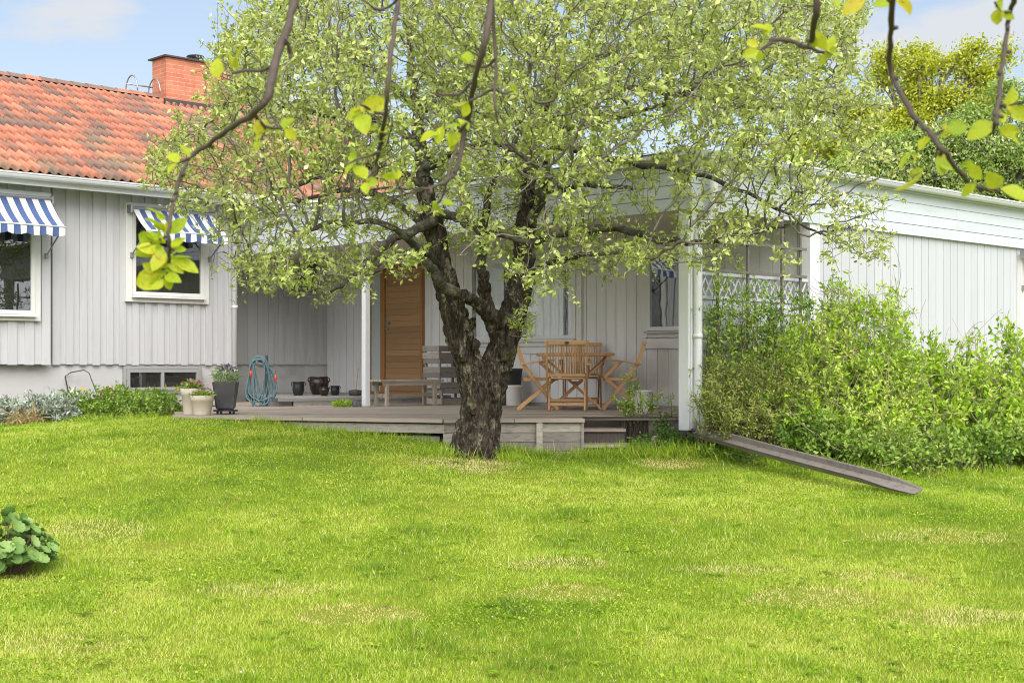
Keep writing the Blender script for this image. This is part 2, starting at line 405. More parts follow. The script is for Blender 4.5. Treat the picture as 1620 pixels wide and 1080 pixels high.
M['mantle_leaf'] = leafmat('mantle_leaf', [(.06, .14, .025), (.13, .24, .05), (.22, .34, .09), (.32, .42, .16)], None, .25)
M['lavender_leaf'] = leafmat('lavender_leaf', [(.12, .20, .06), (.24, .33, .11), (.36, .43, .2)], None, .25)
M['oak_leaf'] = leafmat('oak_leaf', [(.24, .30, .025), (.40, .45, .04), (.54, .56, .06), (.66, .64, .14)], None, .35)
M['rowan_leaf'] = leafmat('rowan_leaf', [(.14, .22, .04), (.27, .38, .075), (.40, .51, .14), (.72, .72, .52)], [0, .4, .72, .9], .35)
M['straw'] = leafmat('straw', [(.25, .18, .07), (.38, .29, .12), (.46, .36, .18)], None, .2)
M['pink'] = leafmat('pink', [(.35, .10, .12), (.50, .22, .25), (.62, .40, .46)], None, .3)
M['purple'] = leafmat('purple', [(.10, .05, .22), (.2, .12, .36)], None, .3)
M['yellow'] = leafmat('yellow', [(.6, .38, .02), (.7, .5, .05)], None, .3)
M['white_petal'] = leafmat('white_petal', [(.6, .6, .56), (.75, .75, .7)], None, .3)
M['grass'] = leafmat('grass', [(.11, .21, .016), (.25, .41, .022), (.42, .55, .045), (.60, .65, .14), (.86, .70, .38)], [0, .3, .6, .8, 1], .4, .55)

# ------------------------------------------------------------------ numpy leaf and twig builders
def unit(a): return a/(np.linalg.norm(a, axis=-1, keepdims=True)+1e-9)
def rdir(n, up=0.0, flat=1.0):
    v = rng.normal(size=(n, 3)); v[:,2] = v[:,2]*flat + up
    return unit(v)
class Leaves:
    def __init__(self): self.c = []
    def add(self, pos, d, nrm, L, Wd, tint):
        n = len(pos); f = lambda x: np.full(n, x, float) if np.isscalar(x) else np.asarray(x, float)
        self.c.append((np.asarray(pos, float), unit(np.asarray(d, float)), np.asarray(nrm, float), f(L), f(Wd), f(tint)))
    def build(self, name, mat, parent=None, rows=None, fold=.22, curl=.25, base=None, kind=None):
        p, d, nn, L, Wd, t = [np.concatenate(k) for k in zip(*self.c)]
        s = unit(np.cross(d, nn)); n = np.cross(s, d); k = len(p)
        rows = rows or [(0, 0), (.5, 1), (1, 0)]
        V = []; idx = []
        for y, w in rows:
            mid = p + d*(L*y)[:,None] - n*(L*curl*y*y)[:,None]
            if w == 0: idx.append((len(V),)); V.append(mid)
            else:
                lift = n*(Wd*fold*w)[:,None]; half = s*(Wd*w/2)[:,None]
                idx.append((len(V), len(V)+1, len(V)+2)); V += [mid-half+lift, mid, mid+half+lift]
        m = len(V); V = np.stack(V, 1).reshape(-1, 3); o = (np.arange(k)*m)[:,None]
        tri = []; quad = []
        for a, b in zip(idx[:-1], idx[1:]):
            if len(a) == 1: tri += [(a[0], b[1], b[0]), (a[0], b[2], b[1])]
            elif len(b) == 1: tri += [(a[0], a[1], b[0]), (a[1], a[2], b[0])]
            else: quad += [(a[0], a[1], b[1], b[0]), (a[1], a[2], b[2], b[1])]
        fs = [(o + np.array(q)[None]) for q in tri]; F3 = np.concatenate(fs) if fs else []
        F4 = np.concatenate([(o + np.array(q)[None]) for q in quad]) if quad else []
        ob = np_mesh(name, V, [F3, F4], mat, parent, np.repeat(np.clip(t, 0, 1), m), smooth=len(rows) > 3, base=base)
        if kind: ob['kind'] = kind
        return ob
OVAL = [(0, 0), (.18, .6), (.42, 1), (.7, .82), (.9, .36), (1, 0)]
class Twigs:
    def __init__(self): self.a = []
    def seg(self, p, q, r0, r1):
        p = np.asarray(p, float).reshape(-1, 3); q = np.asarray(q, float).reshape(-1, 3); n = len(p)
        f = lambda x: np.full(n, x, float) if np.isscalar(x) else np.asarray(x, float)
        self.a.append((p, q, f(r0), f(r1)))
    def path(self, pts, r0, r1):
        pts = np.asarray(pts, float); n = len(pts); r = np.linspace(r0, r1, n)
        self.seg(pts[:-1], pts[1:], r[:-1], r[1:])
    def build(self, name, mat, parent=None, sides=4, base=None):
        p, q, a, b = [np.concatenate(k) for k in zip(*self.a)]
        d = unit(q-p); s = unit(np.cross(d, np.where(np.abs(d[:,2:]) > .9, np.array([[1., 0, 0]]), np.array([[0., 0, 1]])))); c = np.cross(d, s)
        V = []
        for e, r in ((p - d*(a*.3)[:,None], a), (q, b)):
            for k in range(sides):
                w = 2*math.pi*k/sides
                V.append(e + (s*math.cos(w) + c*math.sin(w))*r[:,None])
        V = np.stack(V, 1).reshape(-1, 3); n = len(p); o = (np.arange(n)*2*sides)[:,None]
        fs = np.concatenate([o + np.array((k, (k+1) % sides, sides+(k+1) % sides, sides+k))[None] for k in range(sides)])
        t = np.repeat(rng.random(n), 2*sides)
        return np_mesh(name, V, [fs], mat, parent, t, smooth=True, base=base)
def bez(a, b, c, n=7):
    t = np.linspace(0, 1, n)[:,None]
    return (1-t)**2*a + 2*t*(1-t)*b + t*t*c

def cr3(pts, n):
    pts = np.asarray(pts, float); out = []
    for i in range(len(pts)-1):
        p0, p1, p2, p3 = pts[max(i-1, 0)], pts[i], pts[i+1], pts[min(i+2, len(pts)-1)]
        for t in np.arange(n)/n: out.append(.5*((2*p1)+(-p0+p2)*t+(2*p0-5*p1+4*p2-p3)*t*t+(-p0+3*p1-3*p2+p3)*t**3))
    out.append(pts[-1]); return np.array(out)

# ------------------------------------------------------------------ lawn terrain
CTRL = np.array([(0,6.6,-1.5),(-3,6.6,-1.47),(3,6.6,-1.52),(0,10,-1.29),(-4,10,-1.22),(4,10,-1.3),(0,14.6,-1.0),(.74,15.5,-1.02),
    (-.9,15.7,-.83),(-2,16,-.745),(-3,16.3,-.68),(-3.9,16.8,-.63),(-5,17.5,-.70),(-6.8,19.4,-.80),(-5.6,20.6,-.72),(-8,20,-.82),
    (2,15.6,-.95),(3.5,12.1,-1.16),(3.9,14.5,-1.13),(6,16,-1.15),(5,18.5,-1.1),(7.5,20.5,-1.15),(-4.5,19.2,-.68),(0,20,-.78),
    (10,14,-1.25),(-10,12,-1.05),(0,2,-1.62),(8,6,-1.5),(-8,6,-1.35),(-12,20,-.9),(13,20,-1.2),(0,26,-.9),(-8,28,-.9),(9,28,-1.1)])
def _tps():
    X = CTRL[:,:2]; n = len(X); r = np.linalg.norm(X[:,None]-X[None], axis=2)
    K = np.where(r > 0, r*r*np.log(r+1e-12), 0) + np.eye(n)*.15
    Pm = np.c_[np.ones(n), X]; A = np.block([[K, Pm], [Pm.T, np.zeros((3, 3))]])
    return np.linalg.solve(A, np.r_[CTRL[:,2], 0, 0, 0])
TPSW = _tps()
def vnoise(x, y, seed=0):
    """smooth value noise on arrays, 0..1"""
    xi, yi = np.floor(x).astype(int), np.floor(y).astype(int); fx, fy = x-xi, y-yi
    fx = fx*fx*(3-2*fx); fy = fy*fy*(3-2*fy)
    def h(a, b):
        v = np.sin(a*127.1 + b*311.7 + seed*74.7)*43758.5453
        return v-np.floor(v)
    return (h(xi,yi)*(1-fx)+h(xi+1,yi)*fx)*(1-fy) + (h(xi,yi+1)*(1-fx)+h(xi+1,yi+1)*fx)*fy
def fbm(x, y, seed=0, oct=4):
    s = 0; a = .5; tot = 0
    for k in range(oct): s = s + a*vnoise(x*2**k, y*2**k, seed+k*13); tot += a; a *= .55
    return s/tot
MOUND = [(.38, 9.42, .40, .30, .05), (.34, 8.65, .42, .28, .055), (-.92, 8.05, .5, .35, .035), (1.75, 8.55, .6, .4, .04), (2.4, 9.1, .7, .4, .035), (-2.6, 10.5, .7, .5, .04), (2.9, 7.7, .6, .4, .03), (1.0, 11.5, .8, .5, .03)]
def gz(lat, d):
    lat = np.atleast_1d(np.asarray(lat, float)); d = np.atleast_1d(np.asarray(d, float))
    la, dd = np.clip(lat, -14, 14), np.clip(d, 0, 30)
    r = np.sqrt((la[:,None]-CTRL[None,:,0])**2 + (dd[:,None]-CTRL[None,:,1])**2)
    z = (np.where(r > 0, r*r*np.log(r+1e-12), 0) @ TPSW[:len(CTRL)]) + TPSW[-3] + TPSW[-2]*la + TPSW[-1]*dd
    far = np.clip((np.maximum(np.abs(lat)-11, np.abs(d-14)-13))/10, 0, 1)
    z = z*(1-far) + (-1.2)*far
    for a, b, w, h, k in MOUND: z = z + k*np.exp(-((lat-a)/w)**2 - ((d-b)/h)**2)
    return z + (fbm(lat*.9, d*.9, 3)-.5)*.07*(1-far) + (fbm(lat*2.7, d*2.7, 13)-.5)*.03*(1-far)
def g1(lat, d): return float(gz(lat, d)[0])
def Wv(lat, d, z):                  # arrays -> (n,3) world
    return np.stack((lat*CT + d*ST, d*CT - lat*ST, z), -1)
def lawn():
    la = np.r_[-400, -200, -100, -60, -40, -28, -20, -16, np.arange(-13, 13.01, .22), 16, 20, 28, 40, 60, 100, 200, 400]
    dd = np.r_[-300, -100, -40, -20, -10, -5, -2, np.arange(0, 27, .22), 30, 35, 42, 55, 80, 130, 250, 600]
    A, D = np.meshgrid(la, dd); z = gz(A.ravel(), D.ravel()); V = Wv(A.ravel(), D.ravel(), z)
    n, m = len(la), len(dd); i = (np.arange(m-1)[:,None]*n + np.arange(n-1)[None]).ravel()
    Fq = np.stack((i, i+1, i+n+1, i+n), 1)
    m_, t, b, _ = newmat('lawn_ground')
    c = ramp(t, tex(t, 'noise', 1.1, 6), [(.10, .15, .012), (.15, .20, .015), (.21, .22, .03)], [.3, .5, .72])
    t.links.new(c, b.inputs['Base Color']); b.inputs['Roughness'].default_value = .95; b.inputs['Specular IOR Level'].default_value = .1
    bump(t, b, tex(t, 'noise', 30, 6), .8, .03)
    o = np_mesh('lawn', V, [Fq], m_, smooth=True); o['kind'] = 'structure'
lawn()

# ------------------------------------------------------------------ the house (facade along x at y=19.4)
YC, YC2, XA, XP, YB = 19.4, 20.3, 14.76, 12.34, 10.1
XCOR = on_y(366, YC)
def siding(mb, s0, s1, z0, z1, pitch, bw, d=.022, back=.0, gaps=()):
    """vertical boards on a backing sheet; gaps are (s0,s1,z0,z1) openings left in the raised boards only"""
    mb.box(s0, s1, back-.12, back, z0+.012, z1, .42)
    s = s0
    while s < s1-.02:
        e = min(s+bw, s1); z_a, z_b = z0 + random.uniform(-.006, .006), z1
        mb.box(s, e, back-.002, back+d, z_a, z_b, .5+random.uniform(-.35, .35), skip=(2,))
        s += pitch
def window(parent, o, u, n, s0, s1, z0, z1, trim=.09, fw=.055, curtain=None, sill=True, casing='cream_paint', mullion=None, apron=True, tm=None):
    w = MB(o, u, n)
    a, b = s0+trim, s1-trim; c, e = z0+trim, z1-trim
    w.box(s0, a, -.01, .05, z0, z1); w.box(b, s1, -.01, .05, z0, z1)
    w.box(a, b, -.01, .047, e, z1); w.box(a, b, -.01, .047, z0, c)
    win = w.build('window', M[casing], parent, bevel=.004)
    r = MB(o, u, n); r.box(a-.002, b+.002, -.004, .027, c-.002, e+.002); r.build('dark_room', M['dark_room'], win)
    f = MB(o, u, n)
    fa, fb, fc, fe = a+.002, b-.002, c+.002, e-.002
    f.box(fa, fa+fw, .02, .07, fc, fe); f.box(fb-fw, fb, .02, .07, fc, fe)
    f.box(fa+fw, fb-fw, .02, .068, fe-fw, fe); f.box(fa+fw, fb-fw, .02, .068, fc, fc+fw)
    if mullion is not None: f.box(mullion-fw*.5, mullion+fw*.5, .02, .066, fc+fw, fe-fw)
    f.build('frame', M[casing], win, bevel=.003)
    g = MB(o, u, n); g.box(fa+fw-.006, fb-fw+.006, .050, .054, fc+fw-.006, fe-fw+.006); g.build('pane', M['glass'], win)
    if sill:
        s = MB(o, u, n); s.box(a-.01, b+.01, .045, .115, c-.035, c-.003); s.build('sill', M['metal_grey'] if sill == 'metal' else M[casing], win, bevel=.003)
    if curtain:
        for (q0, q1, zt, zb) in curtain:
            k = MB(o, u, n); m = max(6, int((q1-q0)/.025)); pts = []
            for i in range(m+1):
                q = q0 + (q1-q0)*i/m; pts.append((q, .036 + .006*math.sin(i*1.9+q*7)))
            vs = [k.L(q, d_, zz) for zz in (zb, zt) for q, d_ in pts]
            k.add(vs, [(i, i+1, m+2+i, m+1+i) for i in range(m)]); k.build('curtain', M['curtain'], win, smooth=True)
    return win

HS = thing('house', (XCOR-3, YC, -.75), 'grey wooden house with orange tiled roof and brick chimney behind the apple tree', 'house')
w = MB()
XL = 2.0
w.frame((0, YC), (1, 0), (0, -1)); siding(w, on_y(80, YC)+.02, XCOR, 0, 2.62, .212, .112)
w.box(XL, XCOR, -8.2, -.12, -.85, 2.62)                        # the body of the house behind the boards
w.box(XCOR-.002, 17, -8.2, -1.02, -.85, 2.62)
w.frame((0, YC2), (1, 0), (0, -1)); siding(w, XCOR+.02, XA, 0, 2.62, .212, .112)
w.build('wall', M['grey_paint'], HS)
# projecting bay at the far left with its own boards
w = MB((0, YC-.12), (1, 0), (0, -1)); bx1 = on_y(80, YC-.12)
for s in np.arange(bx1-.14, XL, -.25):
    w.box(s, s+.13, -.02, .022, 0, 2.6, .5+random.uniform(-.3, .3)); 
w.box(XL, bx1-.002, -.12, 0, .01, 2.6, .5)
w.build('bay_wall', M['grey_paint'], HS)
p = MB((0, YC), (1, 0), (0, -1)); p.box(XL, XCOR-.03, -.1, -.03, -1.1, .03); 
p.frame((0, YC2), (1, 0), (0, -1)); p.box(XCOR-.05, XA, -.1, -.03, -1.1, .03)
p.frame((XCOR-.03, 0), (0, 1), (-1, 0)); p.box(YC+.03, YC2, -.1, -.001, -1.1, .03)
p.build('plinth', M['plinth'], HS)
c = MB(); c.frame((XCOR, 0), (0, 1), (1, 0)); c.box(YC-.002, YC2, -.002, .022, .0, 2.6); c.build('corner_board', M['grey_paint'], HS)

# windows of the main facade
ym = YC-.022; o_, u_, n_ = (0, ym), (1, 0), (0, -1)
sx0, sx1 = on_y(197, ym), on_y(328, ym)
window(HS, o_, u_, n_, sx0, sx1, zat(477, sx0, ym), zat(322, sx0, ym)+.02, trim=.10)
yb_ = YC-.142; wx1 = on_y(62, yb_)
window(HS, (0, yb_), u_, n_, wx1-2.2, wx1, zat(508, wx1, yb_), zat(327, wx1, yb_), trim=.09, apron=False, casing='cream_paint')
bw0, bw1 = on_y(195, YC), on_y(318, YC)
window(HS, (0, YC+.03), u_, n_, bw0, bw1, zat(623, bw0, YC), -.02, trim=.045, fw=.05, sill=False, mullion=on_y(256, YC), casing='grey_frame')
ys = YC2-.022; sw0, sw1 = on_y(447, ys), on_y(507, ys)
window(HS, (0, ys), u_, n_, sw0, sw1, zat(470, sw0, ys), zat(405, sw0, ys), trim=.05, fw=.05, mullion=None, casing='grey_paint')

# tiled roof: waves across, one step per course
def tiled(x0, x1, ye, ze, yr, zr, name, parent, courses=12, pitch=.14, per=8):
    nx = int((x1-x0)/pitch); sl = np.array((0, yr-ye, zr-ze)); ln = np.linalg.norm(sl); sl = sl/ln; nr = np.array((0, -sl[2], sl[1]))
    xs = x0 + np.arange(nx*per+1)*pitch/per; ph = (np.arange(nx*per+1) % per)/per
    prof = .032*np.sin(2*np.pi*ph) + .010*np.sin(4*np.pi*ph+.6)
    Vs = []; Fs = []; Ts = []; b = 0; m = len(xs)
    T0 = rng.random((courses, nx+1)); T1 = rng.random((courses, nx//2+2))
    for c in range(courses):
        t0, t1 = c/courses*ln, (c+1)/courses*ln+.03
        for tt, h in ((t0, -.02), (t0-.006, .048), (t1, .0)):
            jit = rng.normal(0, .002, m)
            Vs.append(np.stack((xs, ye + sl[1]*tt + nr[1]*(prof+h+jit), ze + sl[2]*tt + nr[2]*(prof+h+jit)), -1))
        col = np.minimum(np.arange(m)//per, nx)
        tn = T0[c, col]*.45 + T1[c, col//2]*.55
        Ts += [tn, tn, tn]
        for r in range(2):
            i = b + r*m + np.arange(m-1); Fs.append(np.stack((i, i+1, i+m+1, i+m), 1))
        b += 3*m
    return np_mesh(name, np.concatenate(Vs), [np.concatenate(Fs)], M['tile'], parent, np.concatenate(Ts), smooth=False)
YE, ZE, YR, ZR = 18.9, 2.72, 23.1, 4.88
XR = 16.9
roof = tiled(XL-.4, XR, YE, ZE, YR, ZR, 'roof', HS)
b = MB(); b.quad((XL-.4, YR, ZR), (XR, YR, ZR), (XR, 27.6, 2.55), (XL-.4, 27.6, 2.55)); b.build('rear_slope', M['tile'], roof)
r = MB()
for i, x in enumerate(np.arange(XL-.4, XR-.1, .285)):
    t_ = .12 + .3*random.random() if random.random() < .8 else .7
    vs = []; 
    for xx, k in ((x-.02, 1.12), (x+.285, 1.0)):
        for a in np.linspace(-1.25, 1.25, 7): vs.append((xx, YR + math.sin(a)*.115*k, ZR-.045 + math.cos(a)*.115*k))
    r.add(vs, [(j, j+1, j+8, j+7) for j in range(6)] + [(0,1,2,3,4,5,6)], t_)
r.build('ridge_tile', M['tile'], roof)
v = MB(); v.bar((XR+.02, YE-.05, ZE-.06), (XR+.02, YR, ZR-.05), .04, .2); v.build('verge_board', M['white_paint'], roof)
e = MB((0, YE), (1, 0), (0, -1))
e.box(XL-.4, XR, -.06, -.03, ZE-.2, ZE-.02); e.box(XL-.4, XR, -.5, -.06, ZE-.15, ZE-.12); e.build('eave_board', M['white_paint'], HS)
g = MB(); x = XL-.4; prof = [(math.cos(a)*.068, math.sin(a)*.068) for a in np.linspace(math.pi, 2*math.pi, 9)]
yy, zz = YE-.06, ZE-.065
vs = [(xx, yy+q[0]*k, zz+q[1]*k) for xx in (x, XR) for k in (1, .9) for q in prof]
g.add(vs, [(i, i+1, 18+i+1, 18+i) for i in range(8)] + [(9+i+1, 9+i, 27+i, 27+i+1) for i in range(8)] + [(0, 9, 27, 18), (8, 26, 35, 17)])
g.tube([(x, yy-.07, zz+.004), (XR, yy-.07, zz+.004)], .011, 6)
for xx in np.arange(x+.35, XR, .62): g.box(xx, xx+.03, .0, .0, 0, 0) if False else g.bar((xx, yy-.075, zz+.015), (xx, yy+.075, zz+.02), .028, .006)
g.build('gutter', M['white_paint'], HS, smooth=False)
xd = on_y(371.5, YC-.09)
d = MB(); d.tube([(xd, YE-.06, ZE-.12), (xd, YE-.06, ZE-.24), (xd, YC-.09, ZE-.62), (xd, YC-.09, -.62)], .042, 12)
for z in (1.9, .9, -.12): d.tube([(xd, YC-.09, z), (xd, YC-.09, z+.05)], .05, 12)
d.box(xd-.06, xd+.02, 0, 0, 0, 0) if False else None
d.build('downpipe', M['white_paint'], HS, smooth=True)

# chimney on the ridge
def bq(quads, name, mat, parent):
    V = []; Fq = []; UV = []
    for a, b_, c_, d_ in quads:
        a, b_, c_, d_ = map(np.array, (a, b_, c_, d_)); k = len(V); V += [a, b_, c_, d_]; Fq.append((k, k+1, k+2, k+3))
        e1 = unit((b_-a).astype(float))
        for q in (a, b_, c_, d_): UV.append((float(np.dot(q-a, e1)) + (a[0]+a[1])*1.37, q[2], 0))
    o = np_mesh(name, np.array(V, float), [np.array(Fq)], mat, parent)
    at = o.data.attributes.new('buv', 'FLOAT_VECTOR', 'POINT'); at.data.foreach_set('vector', np.array(UV, np.float32).ravel())
    return o
cy0 = YR-.30; cx0 = on_y(263, cy0); cx1 = on_y(390, cy0); cy1 = on_x(241, cx0)
cz1 = zat(90, cx0, cy0)
def boxq(x0, x1, y0, y1, z0, z1):
    return [((x0,y0,z0),(x1,y0,z0),(x1,y0,z1),(x0,y0,z1)), ((x0,y1,z0),(x0,y0,z0),(x0,y0,z1),(x0,y1,z1)),
            ((x1,y0,z0),(x1,y1,z0),(x1,y1,z1),(x1,y0,z1)), ((x1,y1,z0),(x0,y1,z0),(x0,y1,z1),(x1,y1,z1)), ((x0,y0,z1),(x1,y0,z1),(x1,y1,z1),(x0,y1,z1))]
chim = bq(boxq(cx0, cx1, cy0, cy1, ZR-.55, cz1), 'chimney', M['brick'], HS)
k = MB(); k.box(0, 0, 0, 0, 0, 0) if False else None
k.prism([(cx0-.06, cy0-.06), (cx1+.06, cy0-.06), (cx1+.06, cy1+.06), (cx0-.06, cy1+.06)], cz1+.002, cz1+.03)
k.build('chimney_cap', M['metal_dark'], chim)
k = MB(); fx, fy = (cx0+cx1)/2-.1, (cy0+cy1)/2
k.lathe((fx, fy, cz1+.03), [(.10, 0), (.08, .05), (.06, .10), (.17, .115), (.15, .135), (.02, .17)], 16); k.build('flue_cowl', M['metal_dark'], chim, smooth=True)
k = MB(); k.box(cx0-.05, cx1+.05, -cy0-.0, -cy0+.0, 0, 0) if False else None
k.bar((cx0-.05, cy0-.02, ZR-.13), (cx1+.05, cy0-.02, ZR-.13), .05, .16); k.build('flashing', M['metal_dark'], chim)
k = MB()
for px in (208, 244):
    xx = on_y(px, YR-.2); k.tube([(xx, YR-.30 + .22*math.cos(a)+.1, ZR+.0+.30*math.sin(a)) for a in np.linspace(math.pi, 0, 12)], .014, 6)
xa, xb = on_y(204, YR-.2), on_y(246, YR-.2)
k.tube([(xa, YR-.1, ZR+.16), (xb, YR-.1, ZR+.16)], .014, 6); k.build('ladder_hoop', M['metal_grey'], roof, smooth=True)

# ------------------------------------------------------------------ the annex with its open porch
AX = thing('porch_annex', (17, YB, -1), 'pale board-clad annex with deep fascia, open corner porch and white metal roof', 'annex')
Y2, X2 = 20.25, 27.0
w = MB((XA, 0), (0, -1), (-1, 0)); siding(w, -YC2, -YB-.03, -.56, 1.9, .192, .180, .018)
w.build('porch_wall', M['lightened_porch_paint'], AX)
w = MB((0, YB), (1, 0), (0, -1)); siding(w, XA+.02, X2, -1.2, 1.95, .195, .184, .018)
w.box(XA+.01, X2, -9.5, -.12, -1.2, 1.9)
w.build('wall', M['pale_siding'], AX)
w = MB(); cx = on_y(1290, YB-.02)
w.box(0, 0, 0, 0, 0, 0) if False else None
w.frame((0, YB-.018), (1, 0), (0, -1)); w.box(XA-.13, XA+.08, -.10, .03, -1.2, 1.8); w.build('corner_board', M['white_paint'], AX)
# fascia of stacked boards on both open sides
ZB, ZT = 1.75, 2.34
f = MB((XP, 0), (0, -1), (-1, 0)); hgt = (ZT-ZB)/4
for i in range(4):
    for s0, s1 in ((-YC, -15.3), (-15.297, -11.9), (-11.897, -YB+.02)):
        f.box(s0, s1, -.03, .012+.006*(3-i), ZB+i*hgt+.004, ZB+(i+1)*hgt-.006, .5+random.uniform(-.3, .3))
f.box(-YC, -YB, -.06, -.005, ZB+.02, ZT-.01, .1)
f.frame((0, YB-.04), (1, 0), (0, -1)); 
for i in range(4):
    for s0, s1 in ((XP-.035, 14.8), (14.803, 18.2), (18.203, 22), (22.003, X2)):
        f.box(s0, s1, -.03, .012+.006*(3-i), ZB+i*hgt+.004, ZB+(i+1)*hgt-.006, .5+random.uniform(-.3, .3))
f.box(XP, X2, -.06, -.005, ZB+.02, ZT-.01, .1)
f.build('fascia', M['fascia_paint'], AX)
f = MB(); f.prism([(XP+.02, YB+.0), (XA, YB+.0), (XA, YC2), (XP+.02, YC)], ZB+.04, ZB+.07); f.build('soffit', M['soffit'], AX)
f = MB((0, YB-.06), (1, 0), (0, -1))
f.box(XP-.06, X2, -.02, .035, ZT-.02, ZT+.062)
f.frame((XP-.02, 0), (0, -1), (-1, 0)); f.box(-YC, -YB+.06, -.02, .085, ZT+.018, ZT+.06); f.box(-YC, -YB+.06, -.02, .035, ZT-.03, ZT+.017); f.build('roof_trim', M['white_paint'], AX)
g = MB(); x0, x1 = XP-.14, X2; yy, zz = YB-.17, ZT+.055; prof = [(math.cos(a)*.062, math.sin(a)*.062) for a in np.linspace(math.pi, 2*math.pi, 9)]
vs = [(xx, yy+q[0]*kk, zz+q[1]*kk) for xx in (x0, x1) for kk in (1, .9) for q in prof]
g.add(vs, [(i, i+1, 18+i+1, 18+i) for i in range(8)] + [(9+i+1, 9+i, 27+i, 27+i+1) for i in range(8)] + [(0, 9, 27, 18), (8, 26, 35, 17), tuple(range(9))])
g.tube([(x0, yy-.064, zz), (x1, yy-.064, zz)], .010, 6); g.build('gutter', M['white_paint'], AX)
# white corrugated hip roof
def aroof():
    xs = np.arange(XP-.12, X2+.3, .045); ysr = np.arange(YB-.20, Y2+.2, .10)
    X, Y = np.meshgrid(xs, ysr); zy = (Y-(YB-.2))*math.tan(R(11)); zx = (X-(XP-.12))*math.tan(R(6.0)); zr = (15.2-YB)*math.tan(R(11))
    zz = np.minimum(np.minimum(zy, zx), np.maximum(2*zr-zy, 0))
    corr = np.where(zy <= zx, np.sin(X*2*np.pi/.18)*.012, 0)
    V = np.stack((X, Y, ZT+.075+zz+corr), -1).reshape(-1, 3); n, m = len(xs), len(ysr)
    i = (np.arange(m-1)[:,None]*n + np.arange(n-1)[None]).ravel()
    np_mesh('roof', V, [np.stack((i, i+1, i+n+1, i+n), 1)], M['roof_metal'], AX, smooth=True)
aroof()
# posts: the corner one runs down beside the deck, the second stands by the landing
px0, py0 = XP+.005, YB+.01
q = MB(); zb = zat(681, px0, py0)
q.prism([(px0, py0), (px0+.15, py0), (px0+.15, py0+.15), (px0, py0+.15)], zb, ZB+.03)
q.prism([(px0+.03, py0-.014), (px0+.12, py0-.014), (px0+.12, py0-.001), (px0+.03, py0-.001)], zb+.02, ZB)
q.build('post', M['white_paint'], AX, bevel=.008)
yq = on_x(578, XP+.02)
q = MB(); q.prism([(XP+.02, yq), (XP+.11, yq), (XP+.11, yq+.09), (XP+.02, yq+.09)], -.598, ZB+.03)
q.build('post', M['white_paint'], AX, bevel=.006)
# downpipe at the corner, its elbow emptying on the chute
d = MB(); ddx = px0+.10; ddy = YB-.052
d.tube([(ddx+.12, YB-.17, ZT-.0), (ddx+.12, YB-.17, ZT-.35), (ddx+.13, YB-.17, 1.72), (ddx+.02, ddy, 1.50), (ddx-.01, ddy, 1.38), (ddx-.01, ddy, -.50), (ddx+.0, ddy, -.58), (ddx+.05, ddy-.03, -.655), (ddx+.14, ddy-.08, -.70)], .05, 14)
for z in (1.2, .3): d.tube([(ddx-.01, ddy, z), (ddx-.01, ddy, z+.05)], .058, 14)
d.build('downpipe', M['white_paint'], AX, smooth=True)
# weatherboard half wall and lattice on the open end of the porch
hx0, hx1 = px0+.15, XA-.14
zl = zat(476, on_y(1180, YB), YB)
h = MB((0, YB), (1, 0), (0, -1)); z = -1.0
while z < zl-.04:
    t_ = min(z+.148, zl); a = h.L; tv = .5+random.uniform(-.3, .3)
    h.add([a(hx0, -.03, z), a(hx1, -.03, z), a(hx1, -.03, t_+.01), a(hx0, -.03, t_+.01), a(hx0, .02, z), a(hx1, .02, z), a(hx1, .0, t_+.01), a(hx0, .0, t_+.01)],
          [(0,1,2,3), (4,5,6,7), (0,1,5,4), (3,2,6,7), (0,4,7,3), (1,2,6,5)], tv)
    z += .146
h.build('half_wall', M['fascia_paint'], AX)
zt = zat(433, on_y(1180, YB), YB)
l = MB((0, YB), (1, 0), (0, -1))
l.box(hx0, hx1, -.02, .03, zl-.002, zl+.035); l.build('rail', M['fascia_paint'], AX)
l = MB((0, YB), (1, 0), (0, -1)); l.box(hx0, hx1, -.02, .03, zt-.05, zt-.015); l.build('rail', M['fascia_paint'], AX)
l = MB(); sp = zt-.05-zl-.035; s = hx0
while s+sp*.62 < hx1:
    for sg, off in ((1, .004), (-1, -.006)):
        a, c_ = (s, s+sp*.62) if sg > 0 else (s+sp*.62, s)
        l.bar((a, YB-off, zl+.035), (c_, YB-off, zt-.05), .024, .009, up=(0, 1, 0))
    s += sp*.52
l.build('lattice', M['fascia_paint'], AX)
# porch windows, door
ox, ux, nx_ = (XA-.018, 0), (0, -1), (-1, 0)
def sy(px): return -on_x(px, XA-.018)
def zx(py, px): return zat(py, XA, on_x(px, XA))
window(AX, ox, ux, nx_, sy(1020), sy(1128), zx(534, 1035), zx(392, 1035), trim=.09, sill='metal')
window(AX, ox, ux, nx_, sy(741), sy(923), zx(547, 900), zx(392, 900), trim=.10, sill=True,
       curtain=[(sy(836), sy(894), zx(400, 900), zx(533, 900)), (sy(902), sy(914), zx(400, 900), zx(534, 900)), (sy(756), sy(800), zx(400, 900), zx(534, 900))])
b = MB(ox, ux, nx_); s0, s1 = sy(741)-.05, sy(925)
b.box(s0, s1, 0, .03, zx(556, 860)-.03, zx(552, 860)+.03); b.build('apron_board', M['cream_paint'], AX)
b = MB(ox, ux, nx_); b.box(sy(1018), sy(1128), 0, .03, zx(549, 1035)-.02, zx(538, 1035)+.02); b.build('apron_board', M['cream_paint'], AX)
zd0, zd1 = -.478, zx(418, 640)
dr = MB(ox, ux, nx_); dl, dm, dn, de = sy(587), sy(606.5), sy(613), sy(672)
dr.box(dl, dl+.05, -.02, .07, zd0, zd1); dr.box(dm, dn, -.02, .07, zd0, zd1); dr.box(de-.035, de, -.02, .068, zd0, zd1)
